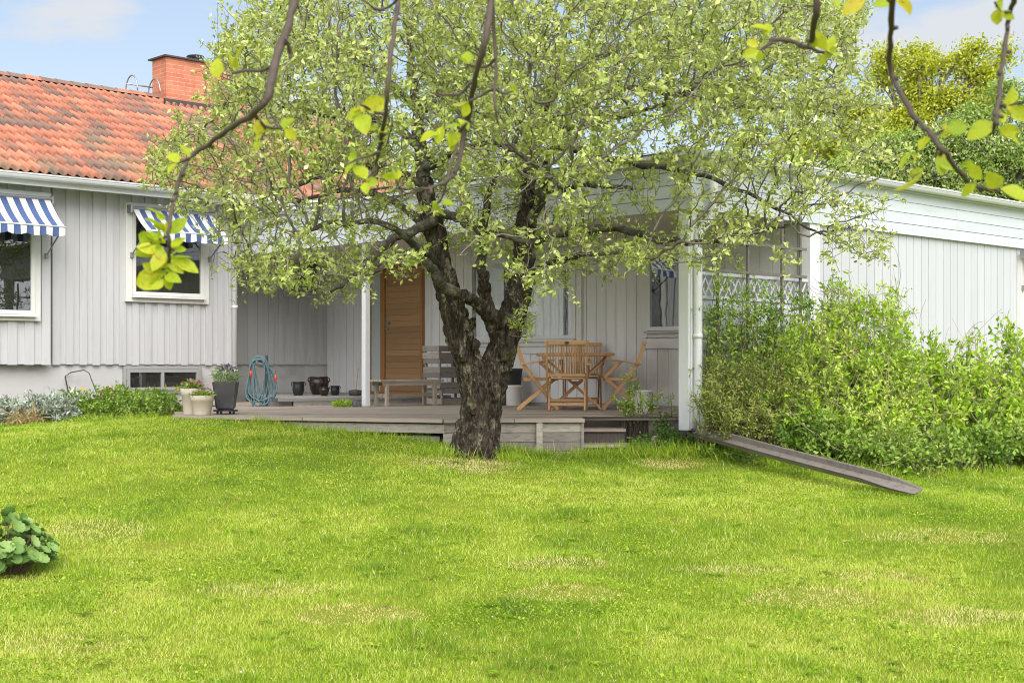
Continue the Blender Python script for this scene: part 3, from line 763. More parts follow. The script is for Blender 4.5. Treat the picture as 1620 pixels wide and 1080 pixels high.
dr.box(dl+.05, dm, -.02, .066, zd1-.06, zd1); dr.box(dn, de-.035, -.02, .066, zd1-.06, zd1); dr.box(dl+.05, de-.035, -.02, .072, zd0, zd0+.035)
fr = dr.build('door', M['door_frame'], AX, bevel=.004)
lf = MB(ox, ux, nx_); zz = zd0+.04; nb = 21; hh = (zd1-.065-zz)/nb
for i in range(nb): lf.box(dn+.004, de-.039, 0, .042 + random.uniform(0, .002), zz+i*hh+.002, zz+(i+1)*hh-.002, random.random())
lf.box(dn+.004, de-.039, -.002, .034, zz, zd1-.065, .1)
lf.build('door_leaf', M['door_wood'], fr, bevel=.002)
sg = MB(ox, ux, nx_); sg.box(dl+.05, dm, 0, .03, zd0+.035, zd1-.06); sg.build('side_pane', M['frosted'], fr)
hd = MB(ox, ux, nx_); zh = zx(513, 616); hd.box(dn+.03, dn+.075, .04, .052, zh-.14, zh+.14)
a = hd.L(dn+.052, .05, zh+.02); b_ = hd.L(dn+.052, .10, zh+.02); c_ = hd.L(dn+.18, .10, zh+.02); hd.tube([a, b_, c_], .011, 8)
hd.tube([hd.L(dn+.052, .05, zh-.08), hd.L(dn+.052, .075, zh-.08)], .02, 10); hd.build('handle', M['metal_grey'], fr, bevel=.002)
# window with its awning box at the right end of the annex
rx = on_y(1609, YB); window(AX, (0, YB-.02), (1, 0), (0, -1), rx, rx+1.9, zat(545, rx, YB), zat(403, rx, YB), trim=.08)

# ------------------------------------------------------------------ awnings
def awning(o, u, n, s0, s1, z1, drop, out, label, arm_z, closed=False):
    a = MB(o, u, n); mid = a.L((s0+s1)/2, 0, z1)
    T = thing('awning', mid, label, 'awning', 'blue and white striped awnings')
    ns = int(round((s1-s0)/.093)); ns += (ns+1) % 2; st = (s1-s0)/ns
    for i in range(ns):
        a.m = i % 2; m = 8
        vs = []
        for q in (s0+i*st, s0+(i+1)*st):
            for j in range(m+1):
                t = j/m; sag = .035*math.sin(math.pi*t)
                vs.append(a.L(q, .09+out*t, z1 - drop*t - sag))
        a.add(vs, [(j, j+1, m+2+j, m+1+j) for j in range(m)])
    a.build('canopy', [M['awning_white'], M['awning_blue']], T)
    v = MB(o, u, n)
    for i in range(ns):
        v.m = (i+1) % 2 if False else i % 2; k = 6; vs = []
        for j in range(k+1):
            s = s0+(i+j/k)*st; ph = (s-s0)/(st*3)*math.pi
            vs.append(v.L(s, .09+out+.004, z1-drop-.004)); vs.append(v.L(s, .09+out+.012*math.sin(s*31)+.004, z1-drop-.115-.028*abs(math.sin(ph))))
        v.add(vs, [(2*j, 2*j+2, 2*j+3, 2*j+1) for j in range(k)])
    v.build('valance', [M['awning_white'], M['awning_blue']], T)
    b = MB(o, u, n); b.tube([b.L(s0-.02, .09, z1+.005), b.L(s1+.02, .09, z1+.005)], .03, 10); b.box(s0-.05, s0-.02, 0, .12, z1-.07, z1+.05); b.box(s1+.02, s1+.05, 0, .12, z1-.07, z1+.05)
    b.build('roller', M['metal_grey'], T)
    b = MB(o, u, n); b.tube([b.L(s0-.01, .09+out, z1-drop), b.L(s1+.01, .09+out, z1-drop)], .013, 8); b.build('front_bar', M['white_paint'], T, smooth=True)
    for s in (s0+.02, s1-.02):
        b = MB(o, u, n); b.tube([b.L(s, .03, arm_z), b.L(s, .09+out-.02, z1-drop-.01)], .012, 6); b.box(s-.02, s+.02, 0, .05, arm_z-.05, arm_z+.03); b.build('arm', M['metal_grey'], T)
    return T
za = zat(330, sx0, ym)
awning((0, ym-.05), u_, n_, on_y(203, ym), on_y(330, ym), za, .36, .42, 'striped awning over the middle window, half hidden by apple twigs', zat(402, sx0, ym))
zb2 = zat(316, wx1, yb_)
awning((0, yb_-.05), u_, n_, on_y(72, yb_)-1.955, on_y(72, yb_), zb2, .43, .48, 'striped awning over the leftmost window with a long hanging valance', zat(404, wx1, yb_))
c = MB((0, yb_), (1, 0), (0, -1)); c.box(XL, bx1-.03, .0, .10, zb2+.03, zb2+.055); c.box(XL, bx1-.03, .0, .07, zb2+.055, zb2+.10); c.build('awning_ledge', M['white_paint'], HS)
awning((0, YB-.07), (1, 0), (0, -1), rx+.0, rx+1.85, zat(402, rx, YB), .08, .10, 'rolled-in awning above the window at the right edge', zat(455, rx, YB))

# ------------------------------------------------------------------ deck, steps, landing
ZD = -.60
DK = thing('wooden_deck', C(-.6, 16, -1), 'low weathered wooden deck with plank skirting in front of the porch', 'deck')
c2 = lambda a, d: tuple(C(a, d)[:2])
polyd = [c2(-3.99, 16.6), c2(-.75, 15.35), c2(.80, 15.55), c2(.80, 16.58), c2(1.55, 16.58), (XP+.16, YB+.06), (XA-.005, YB+.06), (XA-.005, YC2-.005), (XCOR-.01, YC+.11), (11.2, YC+.10)]
# planks clipped to the outline, running along the front edge
def planks():
    bm = bmesh.new(); k = 0; out = MB()
    a0 = np.array((CT, -ST)); d0 = np.array((ST, CT))
    for j, dd in enumerate(np.arange(14.9, 26, .125)):
        b = bmesh.new(); q = [c2(-7, dd), c2(5, dd), c2(5, dd+.119), c2(-7, dd+.119)]
        # Sutherland-Hodgman is enough strip by strip: intersect outline with the strip's two lines
        pts = [np.array(p) for p in polyd]
        def clip(ps, lim, keep_more):
            res = []
            for i in range(len(ps)):
                p, r = ps[i], ps[(i+1) % len(ps)]; dp, dr = p@d0, r@d0
                ip = dp >= lim if keep_more else dp <= lim; ir = dr >= lim if keep_more else dr <= lim
                if ip: res.append(p)
                if ip != ir: t = (lim-dp)/(dr-dp); res.append(p+(r-p)*t)
            return res
        ps = clip(clip(pts, dd, True), dd+.119, False) if True else pts
        b.free()
        if len(ps) >= 3: out.prism([tuple(p) for p in ps], ZD-.03, ZD+random.uniform(-.002, .002), random.random())
    bm.free()
    return out
planks().build('deck_boards', M['deck_wood'], DK)
def edge(mb, a, b, z0, z1, th=.03, off=0, tint=None):
    """upright plank between two plan points (camera lat/depth), set `off` towards the viewer"""
    A, B = np.array(a, float), np.array(b, float); d = (B-A)/np.linalg.norm(B-A); n = np.array((d[1], -d[0])) 
    if n[1] > 0: n = -n
    q = [A+n*off, B+n*off, B+n*(off+th), A+n*(off+th)]
    mb.prism([c2(*p) for p in q], z0, z1, tint)
pA, pB, pC = (-3.99, 16.6), (-.75, 15.35), (.80, 15.55)
lerp = lambda a, b, t: (a[0]+(b[0]-a[0])*t, a[1]+(b[1]-a[1])*t)
e = MB()
for a, b in ((pA, pB), (pB, pC)):
    for q0, q1, tn in ((a, lerp(a, b, .497), .3), (lerp(a, b, .5), b, .6)):
        e = MB(); edge(e, q0, q1, ZD-.035, ZD+.004+tn*.004, .05, -.015, tn); e.build('edge_board', M['deck_wood'], DK)
e = MB(); edge(e, (.80, 16.56), (1.9, 16.5), ZD-.035, ZD+.005, .05, -.015, .4); e.build('edge_board', M['deck_wood'], DK)
e = MB()
for i in range(4):
    z1 = ZD-.045-i*.105
    edge(e, lerp(pB, pC, .25), lerp(pB, pC, .66), z1-.1, z1, .025, -.06, random.random()); edge(e, lerp(pB, pC, .665), pC, z1-.1, z1, .025, -.06, random.random())
    edge(e, lerp(pB, pC, 0), lerp(pB, pC, .247), z1-.1, z1, .025, -.062, random.random())
pc = np.array(pC)
e.prism([c2(.80, 15.56), c2(.80, 16.58), c2(.77, 16.58), c2(.77, 15.56)], -1.05, ZD-.04, .35)
e.build('skirt_board', M['grey_wood'], DK)
e = MB(); edge(e, (1.62, 16.50), (2.02, 16.2), -.80, ZD-.04, .025, 0, .6); edge(e, (1.62, 16.50), (2.02, 16.2), -1.0, -.803, .025, 0, .3); e.build('skirt_board', M['grey_wood'], DK)
for q0, q1, z0, tn in ((.46, 1, ZD-.15, .7), (.03, .457, ZD-.155, .35)):
    e = MB(); edge(e, lerp(pA, pB, q0), lerp(pA, pB, q1), z0, ZD-.053, .03, -.055, tn); e.build('skirt_board', M['grey_wood'], DK)
e = MB()
for s in np.arange(1.28, 1.60, .085): edge(e, (s, 16.54), (s+.08, 16.54), -1.05, ZD-.04, .025, 0, random.random())
edge(e, (.80, 16.54), (1.275, 16.54), -1.05, ZD-.04, .025, -.02, .1); e.build('back_board', M['dark_shade_wood'], DK)  # upright boards are dark brown; strip behind the steps is darkened as shade
e = MB(); edge(e, lerp(pB, pC, .655), lerp(pB, pC, .70), -1.08, ZD-.04, .06, -.03, .9); e.build('post', M['grey_wood'], DK, bevel=.004)
e = MB(); e.prism([c2(-2.7, 16.25), c2(-.8, 15.50), c2(-.8, 15.9), c2(-2.7, 16.7)], -1.1, ZD-.19); e.build('base_stone', M['stone'], DK)
def step(z, d0, d1, s1):
    e = MB(); e.prism([c2(.803, d0), c2(s1, d0), c2(s1, d1), c2(.803, d1)], z-.035, z, .75)
    st = e.build('step', M['deck_wood'], DK, bevel=.004)
    e = MB(); e.prism([c2(.803, d0+.05), c2(s1-.01, d0+.05), c2(s1-.01, d0+.075), c2(.803, d0+.075)], z-.16, z-.036, .3); e.build('riser', M['dark_shade_wood'], st)  # riser coloured dark to stand for the shade behind the treads
    e = MB(); e.prism([c2(s1-.03, d0+.08), c2(s1-.005, d0+.08), c2(s1-.005, d1), c2(s1-.03, d1)], z-.25, z-.036, .3); e.build('side_board', M['dark_shade_wood'], st)
step(-.735, 16.12, 16.52, 1.31); step(-.895, 15.72, 16.14, 1.36)

LD = thing('stone_landing', (12.9, 17.6, ZD), 'grey stone slab on a whitewashed base in front of the wooden door', 'landing')
lx0, lx1, ly0 = 11.45, XA-.02, 16.95
e = MB(); e.prism([(lx0, ly0), (lx1, ly0), (lx1, YC2-.03), (lx0+1.6, YC2-.03)], -.535, -.48); e.build('slab', M['stone'], LD, bevel=.008)
e = MB(); e.prism([(lx0+.30, ly0+.06), (lx1, ly0+.06), (lx1, YC-.1), (lx0+1.45, YC-.1)], -.62, -.536); e.build('base', M['white_stone'], LD)
e = MB(); e.prism([(lx0+.06, ly0+.12), (lx0+.29, ly0+.09), (lx0+1.40, YC-.1), (lx0+1.2, YC-.1)], -.62, -.5365); e.build('base', M['stone'], LD)

# ------------------------------------------------------------------ teak furniture
def chair_parts(T):
    hw = .26
    def A(t):                                                    # back leg line: front foot up to the top of the back
        pts = [(.27, 0), (.10, .22), (-.07, .43), (-.20, .62), (-.29, .90)]
        return pts
    for sx in (-1, 1):
        x = sx*hw
        m = MB(); pr = A(0)
        for (s, z), (s2, z2) in zip(pr[:-1], pr[1:]): m.bar((x, s, z), (x, s2 + (s2-s)*.03, z2+(z2-z)*.03), .052, .024, up=(1, 0, 0), tint=random.random())
        m.build('back_leg', M['teak'], T, local=True, bevel=.004)
        m = MB(); xx = sx*(hw-.028); m.bar((xx, .26, .44), (xx, -.27, 0), .048, .024, up=(1, 0, 0), tint=random.random()); m.build('front_leg', M['teak'], T, local=True, bevel=.004)
        m = MB(); xa = sx*(hw+.03)
        m.bar((xa, -.24, .605), (xa, .08, .655), .05, .022, up=(0, 0, 1), tint=random.random()); m.bar((xa, .06, .654), (xa, .24, .665), .05, .022, up=(0, 0, 1), tint=random.random())
        m.build('armrest', M['teak'], T, local=True, bevel=.005)
        m = MB(); m.bar((xa-sx*.014, .03, .64), (xa-sx*.014, .25, .43), .042, .022, up=(1, 0, 0), tint=random.random()); m.build('arm_support', M['teak'], T, local=True, bevel=.004)
    m = MB()
    for i in range(9): m.bar((-.21, -.16+i*.05, .425-.012*math.sin(i/8*3.1)), (.21, -.16+i*.05, .425-.012*math.sin(i/8*3.1)), .036, .018, up=(0, 0, 1), tint=random.random())
    m.bar((-.222, -.19, .40), (-.222, .27, .41), .02, .04, up=(0, 0, 1)); m.bar((.222, -.19, .40), (.222, .27, .41), .02, .04, up=(0, 0, 1))
    m.build('seat', M['teak'], T, local=True, bevel=.003)
    m = MB(); n = 13
    for i in range(n):
        x = -.215 + .43*i/(n-1); m.bar((x, -.105, .475), (x, -.205, .65), .012, .017, up=(1, 0, 0), tint=random.random()); m.bar((x, -.203, .645), (x, -.275, .875), .012, .017, up=(1, 0, 0), tint=random.random())
    m.bar((-.235, -.10, .465), (.235, -.10, .465), .03, .035, up=(0, 0, 1)); m.build('back_slats', M['teak'], T, local=True)
    m = MB(); m.bar((-.29, -.285, .885), (.29, -.285, .885), .03, .055, up=(0, 0, 1), tint=.8); m.build('top_rail', M['teak'], T, local=True, bevel=.008)
    m = MB(); m.bar((-.22, -.19, .085), (.22, -.19, .085), .02, .035, up=(0, 0, 1)); m.bar((-.24, .16, .13), (.24, .16, .13), .02, .035, up=(0, 0, 1)); m.build('stretcher', M['teak'], T, local=True, bevel=.003)
    m = MB(); m.lathe((0, 0, 0), [(.001, 0), (.02, 0), (.02, .004), (.001, .004)], 12)
    m.v = [(x*1.5, -.302 - z, .885 + y) for x, y, z in m.v]; m.build('badge', M['metal_dark'], T, local=True)
def face(ang):                                                   # rotation so that local +y points at `ang` clockwise from the line of sight
    return -(TH + R(ang))
spots = [((.725, 18.45), 3, 'slatted teak folding armchair in front of the table, seen from behind'),
         ((.345, 18.95), 90, 'teak folding armchair beside the trunk, seen from its side'),
         ((1.50, 18.92), -85, 'teak folding armchair on the side of the corner post, its back against the porch window'),
         ((.98, 19.62), 182, 'teak folding armchair on the far side of the table, mostly hidden')]
proto = thing('folding_armchair', (0, 0, 0), 'x', 'armchair', 'teak folding armchairs round the table')
chair_parts(proto)
for i, ((la, d), an, lab) in enumerate(spots):
    o = proto if i == 0 else copy_tree(proto)
    o.location = [float(v) for v in C(la, d, ZD+.002)]; o.rotation_euler = (0, 0, face(an)); o['label'] = lab
TB = thing('garden_table', C(.86, 18.95, ZD+.002), 'round slatted teak table with crossed legs among the armchairs', 'table', rz=face(0))
m = MB(); n = 15
for i in range(n):
    x = -.49 + .98*i/(n-1); hl = math.sqrt(max(.515**2-x*x, .02)); m.bar((x, -hl, .745), (x, hl, .745), .062, .022, up=(0, 0, 1), tint=random.random())
m.build('tabletop', M['teak'], TB, local=True, bevel=.003)
m = MB(); ring = [(math.cos(a)*.515, math.sin(a)*.515, .738) for a in np.linspace(0, 2*math.pi, 33)]
for a, b in zip(ring[:-1], ring[1:]): m.bar(a, b, .03, .04, up=(0, 0, 1))
m.bar((-.42, -.3, .70), (-.42, .3, .70), .05, .05); m.bar((.42, -.3, .70), (.42, .3, .70), .05, .05); m.build('apron', M['teak'], TB, local=True)
for sy_ in (-.22, .22):
    for sx in (-1, 1):
        m = MB(); off = .014*sx; m.bar((sx*.41, sy_+off, .69), (-sx*.34, sy_+off, 0), .026, .055, up=(0, 1, 0), tint=random.random()); m.build('leg', M['teak'], TB, local=True, bevel=.003)
m = MB(); m.bar((0, -.26, .36), (0, .26, .36), .05, .03); m.bar((-.30, -.25, .055), (-.30, .25, .055), .03, .03); m.bar((.30, -.25, .055), (.30, .25, .055), .03, .03); m.bar((-.29, 0, .11), (.29, 0, .11), .03, .045); m.build('stretcher', M['teak'], TB, local=True)

# weathered bench by the door
bx, by = 12.52, 15.84
BN = thing('wooden_bench', (bx+.57, by+.15, ZD), 'narrow weathered slatted bench in front of the wooden door', 'bench')
m = MB((0, by), (1, 0), (0, 1))
for i in range(5): m.box(bx-.08, bx+1.12, i*.058+.004, i*.058+.052, ZD+.355, ZD+.385, random.random())
m.build('seat', M['bench_wood'], BN, bevel=.004)
m = MB((0, by), (1, 0), (0, 1)); m.box(bx-.02, bx+1.06, .012, .032, ZD+.30, ZD+.353, .7); m.box(bx-.02, bx+1.06, .262, .282, ZD+.30, ZD+.353, .3); 
for i in range(14): m.box(bx-.075+i*.02, bx-.066+i*.02, -.002, .003, ZD+.34, ZD+.385, .1)
m.build('rail', M['bench_wood'], BN)
for xx in (bx+.03, bx+.93):
    for d_ in (.006, .245):
        m = MB((0, by), (1, 0), (0, 1)); m.box(xx, xx+.055, d_, d_+.045, ZD+.001, ZD+.35, random.random()); m.build('leg', M['bench_wood'], BN, bevel=.004)
m = MB((0, by), (1, 0), (0, 1)); m.box(bx+.03, bx+.98, .115, .135, ZD+.13, ZD+.185, .6)
m.box(bx+.045, bx+.07, .05, .25, ZD+.13, ZD+.18, .4); m.box(bx+.945, bx+.97, .05, .25, ZD+.13, ZD+.18, .4); m.build('stretcher', M['bench_wood'], BN)

# stacked fruit crates beside the door
def crate(T, w, d, h):
    zs = [(0, .085), (.105, .185), (h-.075, h)] if h > .27 else [(0, .085), (h-.08, h)]
    for y in (0, d-.011):
        m = MB((0, 0), (1, 0), (0, 1))
        for z0, z1 in zs: m.box(.02, w-.02, y, y+.011, z0, z1, random.random())
        for x in (.014, w-.046): m.box(x, x+.032, (y+.012 if y == 0 else y-.033), (y+.045 if y == 0 else y-.001), .002, h-.002, random.random())
        m.build('side_panel', M['grey_wood'], T, local=True, bevel=.002)
    for x in (0, w-.012):
        m = MB((0, 0), (1, 0), (0, 1))
        for z0, z1 in zs: m.box(x, x+.012, -.004, d+.004, z0-.001, z1+.001, random.random())
        m.build('end_panel', M['grey_wood'], T, local=True, bevel=.002)
    m = MB((0, 0), (1, 0), (0, 1))
    for i in range(4): m.box(.014, w-.014, .013+i*(d-.02)/4, .013+i*(d-.02)/4+(d-.06)/4, .004, .016, random.random())
    m.build('bottom', M['grey_wood'], T, local=True)
labs = ['weathered slatted crate at the foot of the stack beside the door', 'weathered crate second from the bottom of the stack beside the door',
        'weathered crate third from the bottom of the stack beside the door', 'topmost weathered crate on the stack beside the door']
z = ZD+.002; cxo, cyo = 13.88, 16.24
for i, (w_, d_, h_, ox_, oy_) in enumerate(((.62, .38, .24, .05, 0), (.62, .40, .235, 0, -.01), (.60, .38, .215, .01, .0), (.36, .38, .19, .0, .01))):
    T = thing('slatted_crate', (cxo+ox_, cyo+oy_, z), labs[i], 'crate', 'crates stacked beside the door'); crate(T, w_, d_, h_); z += h_+.003
T = thing('white_bucket', C(.03, 20.55, ZD+.002), 'white bucket on the deck between the tree trunk and the chair', 'bucket')
m = MB(); bb = T.location; m.lathe(bb, [(.105, 0), (.112, .01), (.122, .27), (.13, .28), (.13, .30), (.118, .30), (.105, .02)], 24); m.build('body', M['white_pot'], T, smooth=True)
m = MB(); m.tube([np.array(bb)+np.array((.13*math.cos(a)*CT, -.13*math.cos(a)*ST, .285-.10*math.sin(a))) for a in np.linspace(0, math.pi, 12)], .004, 6); m.build('handle', M['metal_grey'], T)
T = thing('dark_pot', C(-.02, 20.95, ZD+.002), 'charcoal pot standing behind the white bucket against the porch wall', 'pot')
m = MB(); m.lathe(T.location, [(.13, 0), (.135, .02), (.17, .50), (.18, .505), (.18, .545), (.165, .545), (.15, .45), (.001, .44)], 20); m.build('body', M['dark_pot'], T, smooth=True)

# glazed stoneware jars on the landing
def jar(px, y, rad, h, name, label, mat, bulge=1.12, ears=True):
    x = on_y(px, y); z = -.479
    T = thing('stoneware_jar', (x, y, z), label, 'jar', 'dark glazed jars on the stone landing')
    m = MB(); m.lathe((x, y, z), [(rad*.66, 0), (rad*.74, h*.04), (rad*.95, h*.35), (rad*bulge*.94, h*.6), (rad*bulge*.93, h*.78), (rad*.93, h*.92), (rad, h*.96), (rad*.99, h), (rad*.88, h), (rad*.84, h*.9), (rad*.8, h*.5), (.001, h*.45)], 28)
    m.build('body', mat, T, smooth=True)
    if ears:
        for s in (-1, 1):
            m = MB(); pts = []
            for a in np.linspace(-1.3, 1.5, 9):
                rr = rad*.92 + math.cos(a)*rad*.24; pts.append((x+s*rr*CT, y-s*rr*ST, z+h*.82+math.sin(a)*h*.13))
            m.tube(pts, rad*.065, 8); m.build('ear', mat, T, smooth=True)
jar(472, 18.35, .098, .215, 'jar', 'plain black stoneware jar standing apart from the other jars', M['glaze_black'], 1.0)
jar(504.5, 18.45, .150, .29, 'jar', 'largest brown-black stoneware jar with round ear handles', M['glaze'])
jar(513, 17.75, .068, .135, 'jar', 'smallest brown jar in front of the largest jar', M['glaze'], 1.2)
jar(530, 18.0, .075, .15, 'jar', 'small black jar between the largest jar and the grass tuft', M['glaze_black'], 1.0)
T = thing('long_handled_pan', (on_y(562, 17.45), 17.45, -.479), 'dark long handled dustpan leaning beside the second porch post', 'dustpan')
b0 = np.array(T.location)
m = MB(); m.tube([b0+np.array((0, 0, .05)), b0+np.array((.09, .05, .43))], .011, 8); m.build('handle', M['bench_wood'], T)
m = MB(); m.lathe(b0, [(.075, 0), (.095, .015), (.105, .07), (.10, .085), (.03, .095)], 16); m.build('pan', M['dark_pot'], T, smooth=True)
T = None
def rock(loc, r, label, name='stone', mat='dark_stone', sc=(1, .8, .75)):
    bm = bmesh.new(); bmesh.ops.create_icosphere(bm, subdivisions=4, radius=1)
    off = Vector(loc)*3.7
    for v in bm.verts:
        k = 1 + .28*(mnoise.noise(v.co*1.1+off)) + .08*mnoise.noise(v.co*4+off); v.co *= k; v.co = Vector((v.co.x*sc[0]*r, v.co.y*sc[1]*r, max(v.co.z, -.55)*sc[2]*r))
    mn = min(v.co.z for v in bm.verts)
    V = np.array([np.array(v.co)+np.array(loc)-np.array((0, 0, mn)) for v in bm.verts]); Fc = np.array([[v.index for v in f.verts] for f in bm.faces]); bm.free()
    return tag(np_mesh(name, V, [Fc], M[mat], smooth=True, base=loc), label, 'stone')
rock(C(-2.22, 20.0, ZD), .075, 'dark rounded stone lying at the foot of the landing post')
rock(C(1.66, 15.95, g1(1.66, 15.95)-.03), .14, 'pale mossy boulder at the corner of the deck below the post', 'boulder', 'bench_wood', (1, .7, .9))
# garden hose hung on its stand in front of the plinth
HD = 20.35; hb_ = C((422-810)/F*(HD+.1), HD+.1, ZD+.002)
T = thing('hose_stand', hb_, 'short dark stand holding the looped hose in front of the plinth', 'hose stand')
m = MB(); m.bar(hb_, hb_+np.array((0, 0, .74)), .05, .035, up=(CT, -ST, 0)); m.build('post', M['metal_dark'], T)
m = MB(); k0 = P(421, 573, HD+.09); m.tube([k0, P(409, 571, HD+.0), P(409, 567, HD-.12)], .014, 8); m.build('hook', M['metal_dark'], T)
m = MB(); m.tube([P(421, 589, HD+.08), P(434, 591, HD+.04), P(437, 586, HD+.02)], .010, 8); m.build('tap', M['metal_grey'], T)
T = thing('garden_hose', C((410-810)/F*HD, HD-.05, ZD+.002), 'looped blue-green garden hose hanging on the dark stand', 'hose')
m = MB(); ctl = []
bots = [(388, 428, 640), (401, 440, 636), (394, 420, 643), (408, 434, 641), (391, 437, 632), (398, 424, 644), (386, 416, 634), (404, 430, 638)]
for i, (l, r_, bt) in enumerate(bots):
    dd_ = HD - .10 - .012*i; tx = 408 + [0, 3, -3, 2, -2, 4, -1, 1][i]
    ctl += [P(tx, 563+i*.8, dd_), P(tx+10, 572, dd_-.02), P((r_+tx+14)/2, 596, dd_-.01), P(r_-3, 622, dd_), P((l+r_)/2+5, bt, dd_-.03), P((l+r_)/2-6, bt, dd_-.03), P(l+3, 622, dd_), P((l+tx-8)/2+1, 596, dd_+.01), P(tx-9, 574, dd_+.01)]
sm = cr3(ctl, 4); m.tube(sm, .0095, 7); m.build('coil', M['hose'], T, smooth=True)
m = MB(); m.tube(cr3([P(x, y, HD-.17) for x, y in ((404, 563), (414, 566), (425, 580), (434, 592), (436, 604), (438, 616), (431, 627), (418, 629), (408, 620))], 4), .0095, 7); m.build('tail', M['hose'], T, smooth=True)
for px, py in ((397, 590), (436, 597)):
    m = MB(); m.tube([P(px, py-4, HD-.2), P(px, py+3, HD-.2), P(px, py+4, HD-.2), P(px, py+7, HD-.2)], [.017, .019, .013, .013], 10); m.build('coupling', M['red_plastic'], T, smooth=True)
# wire hoop in the bed
T = MB(); hb = [(112, 640), (103, 595), (112, 589), (133, 585), (141, 590), (156, 630), (158, 642)]
T.tube([P(x, y, 20.55) for x, y in hb], .008, 8); tag(T.build('wire_hoop', M['metal_dark'], smooth=True), 'bent dark wire hoop stuck in the flower bed before the plinth', 'plant support')

# planters at the near end of the deck
def pot(c, r0, r1, h, rim, name, label, mat, sq=0, rot=0):
    T = thing('flower_pot', c, label, 'planter', 'planters at the corner of the deck')
    m = MB(); pr = [(r0, 0), (r0*1.01, .01), (r0+(r1-r0)*.78, h-rim)] if rim else [(r0*.8, 0), (r0, .02), (r0+(r1-r0)*.6, h*.55)]
    pr += [(r1, h-rim+.006), (r1*1.03, h), (r1*.93, h), (r1*.9, h-.05), (.001, h-.055)] if rim else [(r1, h-.01), (r1, h), (r1*.93, h), (r1*.88, h-.05), (.001, h-.05)]
    m.lathe(c, pr, 32, sq, rot); m.build('pot', M[mat], T, smooth=not sq, bevel=0)
    m = MB(); m.lathe((c[0], c[1], c[2]+h-.06), [(r1*.86, 0), (r1*.86, .02), (.001, .03)], 20, sq, rot); m.build('soil', M['soil'], T)
    return T
def tufts(T, c, n, spread, hgt, L, Wd, mat, name='foliage', tint=(.2, .9), flat=.8):
    lv = Leaves(); a = rng.random(n)*2*math.pi; r = np.sqrt(rng.random(n))*spread; hz_ = rng.random(n)**.8
    pos = np.stack((c[0]+r*np.cos(a)*(.6+.5*hz_), c[1]+r*np.sin(a)*(.6+.5*hz_), c[2]+hz_*hgt*(1-(r/spread)**2*.5)), -1)
    d = rdir(n, .5); d[:,0] += np.cos(a)*.6; d[:,1] += np.sin(a)*.6
    lv.add(pos, d, rdir(n, 1.2), L*rng.uniform(.6, 1.2, n), Wd*rng.uniform(.7, 1.2, n), tint[0]+(tint[1]-tint[0])*rng.random(n))
    return lv.build(name, M[mat], T)
def flowers(T, c, n, spread, hgt, size, mat, petals=6):
    """each bloom a part of its own"""
    for q_ in range(n):
        a = rng.random()*2*math.pi; r = math.sqrt(rng.random())*spread; lv = Leaves()
        ctr = np.array([(c[0]+r*math.cos(a), c[1]+r*math.sin(a), c[2]+hgt*(1-.5*(r/spread)**2)+rng.normal(0, .015))])
        nr = rdir(1, 1.4); tn = rng.random()
        for k in range(petals):
            w = 2*math.pi*k/petals; s = unit(np.cross(nr, [[1., .2, 0]])); q = np.cross(nr, s)
            lv.add(ctr, s*math.cos(w)+q*math.sin(w)+nr*.3, nr, size, size*.7, tn)
        lv.build('flower', M[mat], T)
c_ = C((304-810)/F*16.95, 16.95, ZD+.002); T = pot(c_, .10, .135, .315, .085, 'pot', 'taller beige pot with coral-pink daisies', 'beige_pot')
tufts(T, c_+np.array((0, 0, .27)), 500, .13, .14, .05, .018, 'bed_leaf'); flowers(T, c_+np.array((0, 0, .30)), 40, .14, .12, .022, 'pink')
c_ = C((320-810)/F*16.72, 16.72, ZD+.002); T = pot(c_, .10, .137, .235, .07, 'pot', 'shorter beige pot with pale pink blooms, in front of the taller one', 'beige_pot')
tufts(T, c_+np.array((0, 0, .19)), 450, .13, .10, .05, .016, 'bed_leaf'); flowers(T, c_+np.array((.02, .0, .22)), 26, .12, .11, .02, 'pink')
c_ = C((357-810)/F*17.15, 17.15, ZD+.055); T = pot(c_, .115, .155, .335, 0, 'pot', 'dark tapered square planter with lavender on a wheeled stand', 'dark_pot', .9, TH*-1+R(8))
tufts(T, c_+np.array((0, 0, .29)), 900, .16, .26, .06, .012, 'lavender_leaf', tint=(.1, 1)); flowers(T, c_+np.array((.05, .0, .42)), 30, .10, .12, .02, 'purple')
m = MB(); m.lathe((c_[0], c_[1], c_[2]-.022), [(.15, 0), (.15, .018)], 20); m.build('caddy', M['metal_dark'], T)
for k in range(4):
    a = k*math.pi/2 + .5; q = np.array((c_[0]+.11*math.cos(a), c_[1]+.11*math.sin(a), c_[2]-.036)); m = MB(); m.tube([q-np.array((.012*CT, -.012*ST, 0)), q+np.array((.012*CT, -.012*ST, 0))], .018, 12); m.build('caster', M['metal_dark'], T)
# grass tuft on the deck edge of the landing and pot beside the steps
lv = Leaves(); n = 500; cc = C((541-810)/F*20.0, 20.0, ZD); a = rng.random(n)*6.28; r = .13*np.sqrt(rng.random(n))
lv.add(np.stack((cc[0]+r*np.cos(a), cc[1]+r*np.sin(a), np.full(n, ZD+.0)+rng.random(n)*.06), -1), rdir(n, .8), rdir(n), .07*rng.uniform(.5, 1.3, n), .012, rng.random(n))
tag(lv.build('herb_tuft', M['shrub_leaf'], base=cc), 'small green self-sown tuft at the foot of the landing', 'plant')
c_ = C((1018-810)/F*17.0, 17.0, ZD+.002)
T = thing('flower_pot', c_, 'pale grey cylindrical pot at the head of the deck steps', 'planter')
m = MB(); m.lathe(c_, [(.09, 0), (.095, .02), (.115, .27), (.12, .275), (.12, .29), (.105, .29), (.1, .2), (.001, .2)], 24); m.build('pot', M['white_stone'], T, smooth=True)
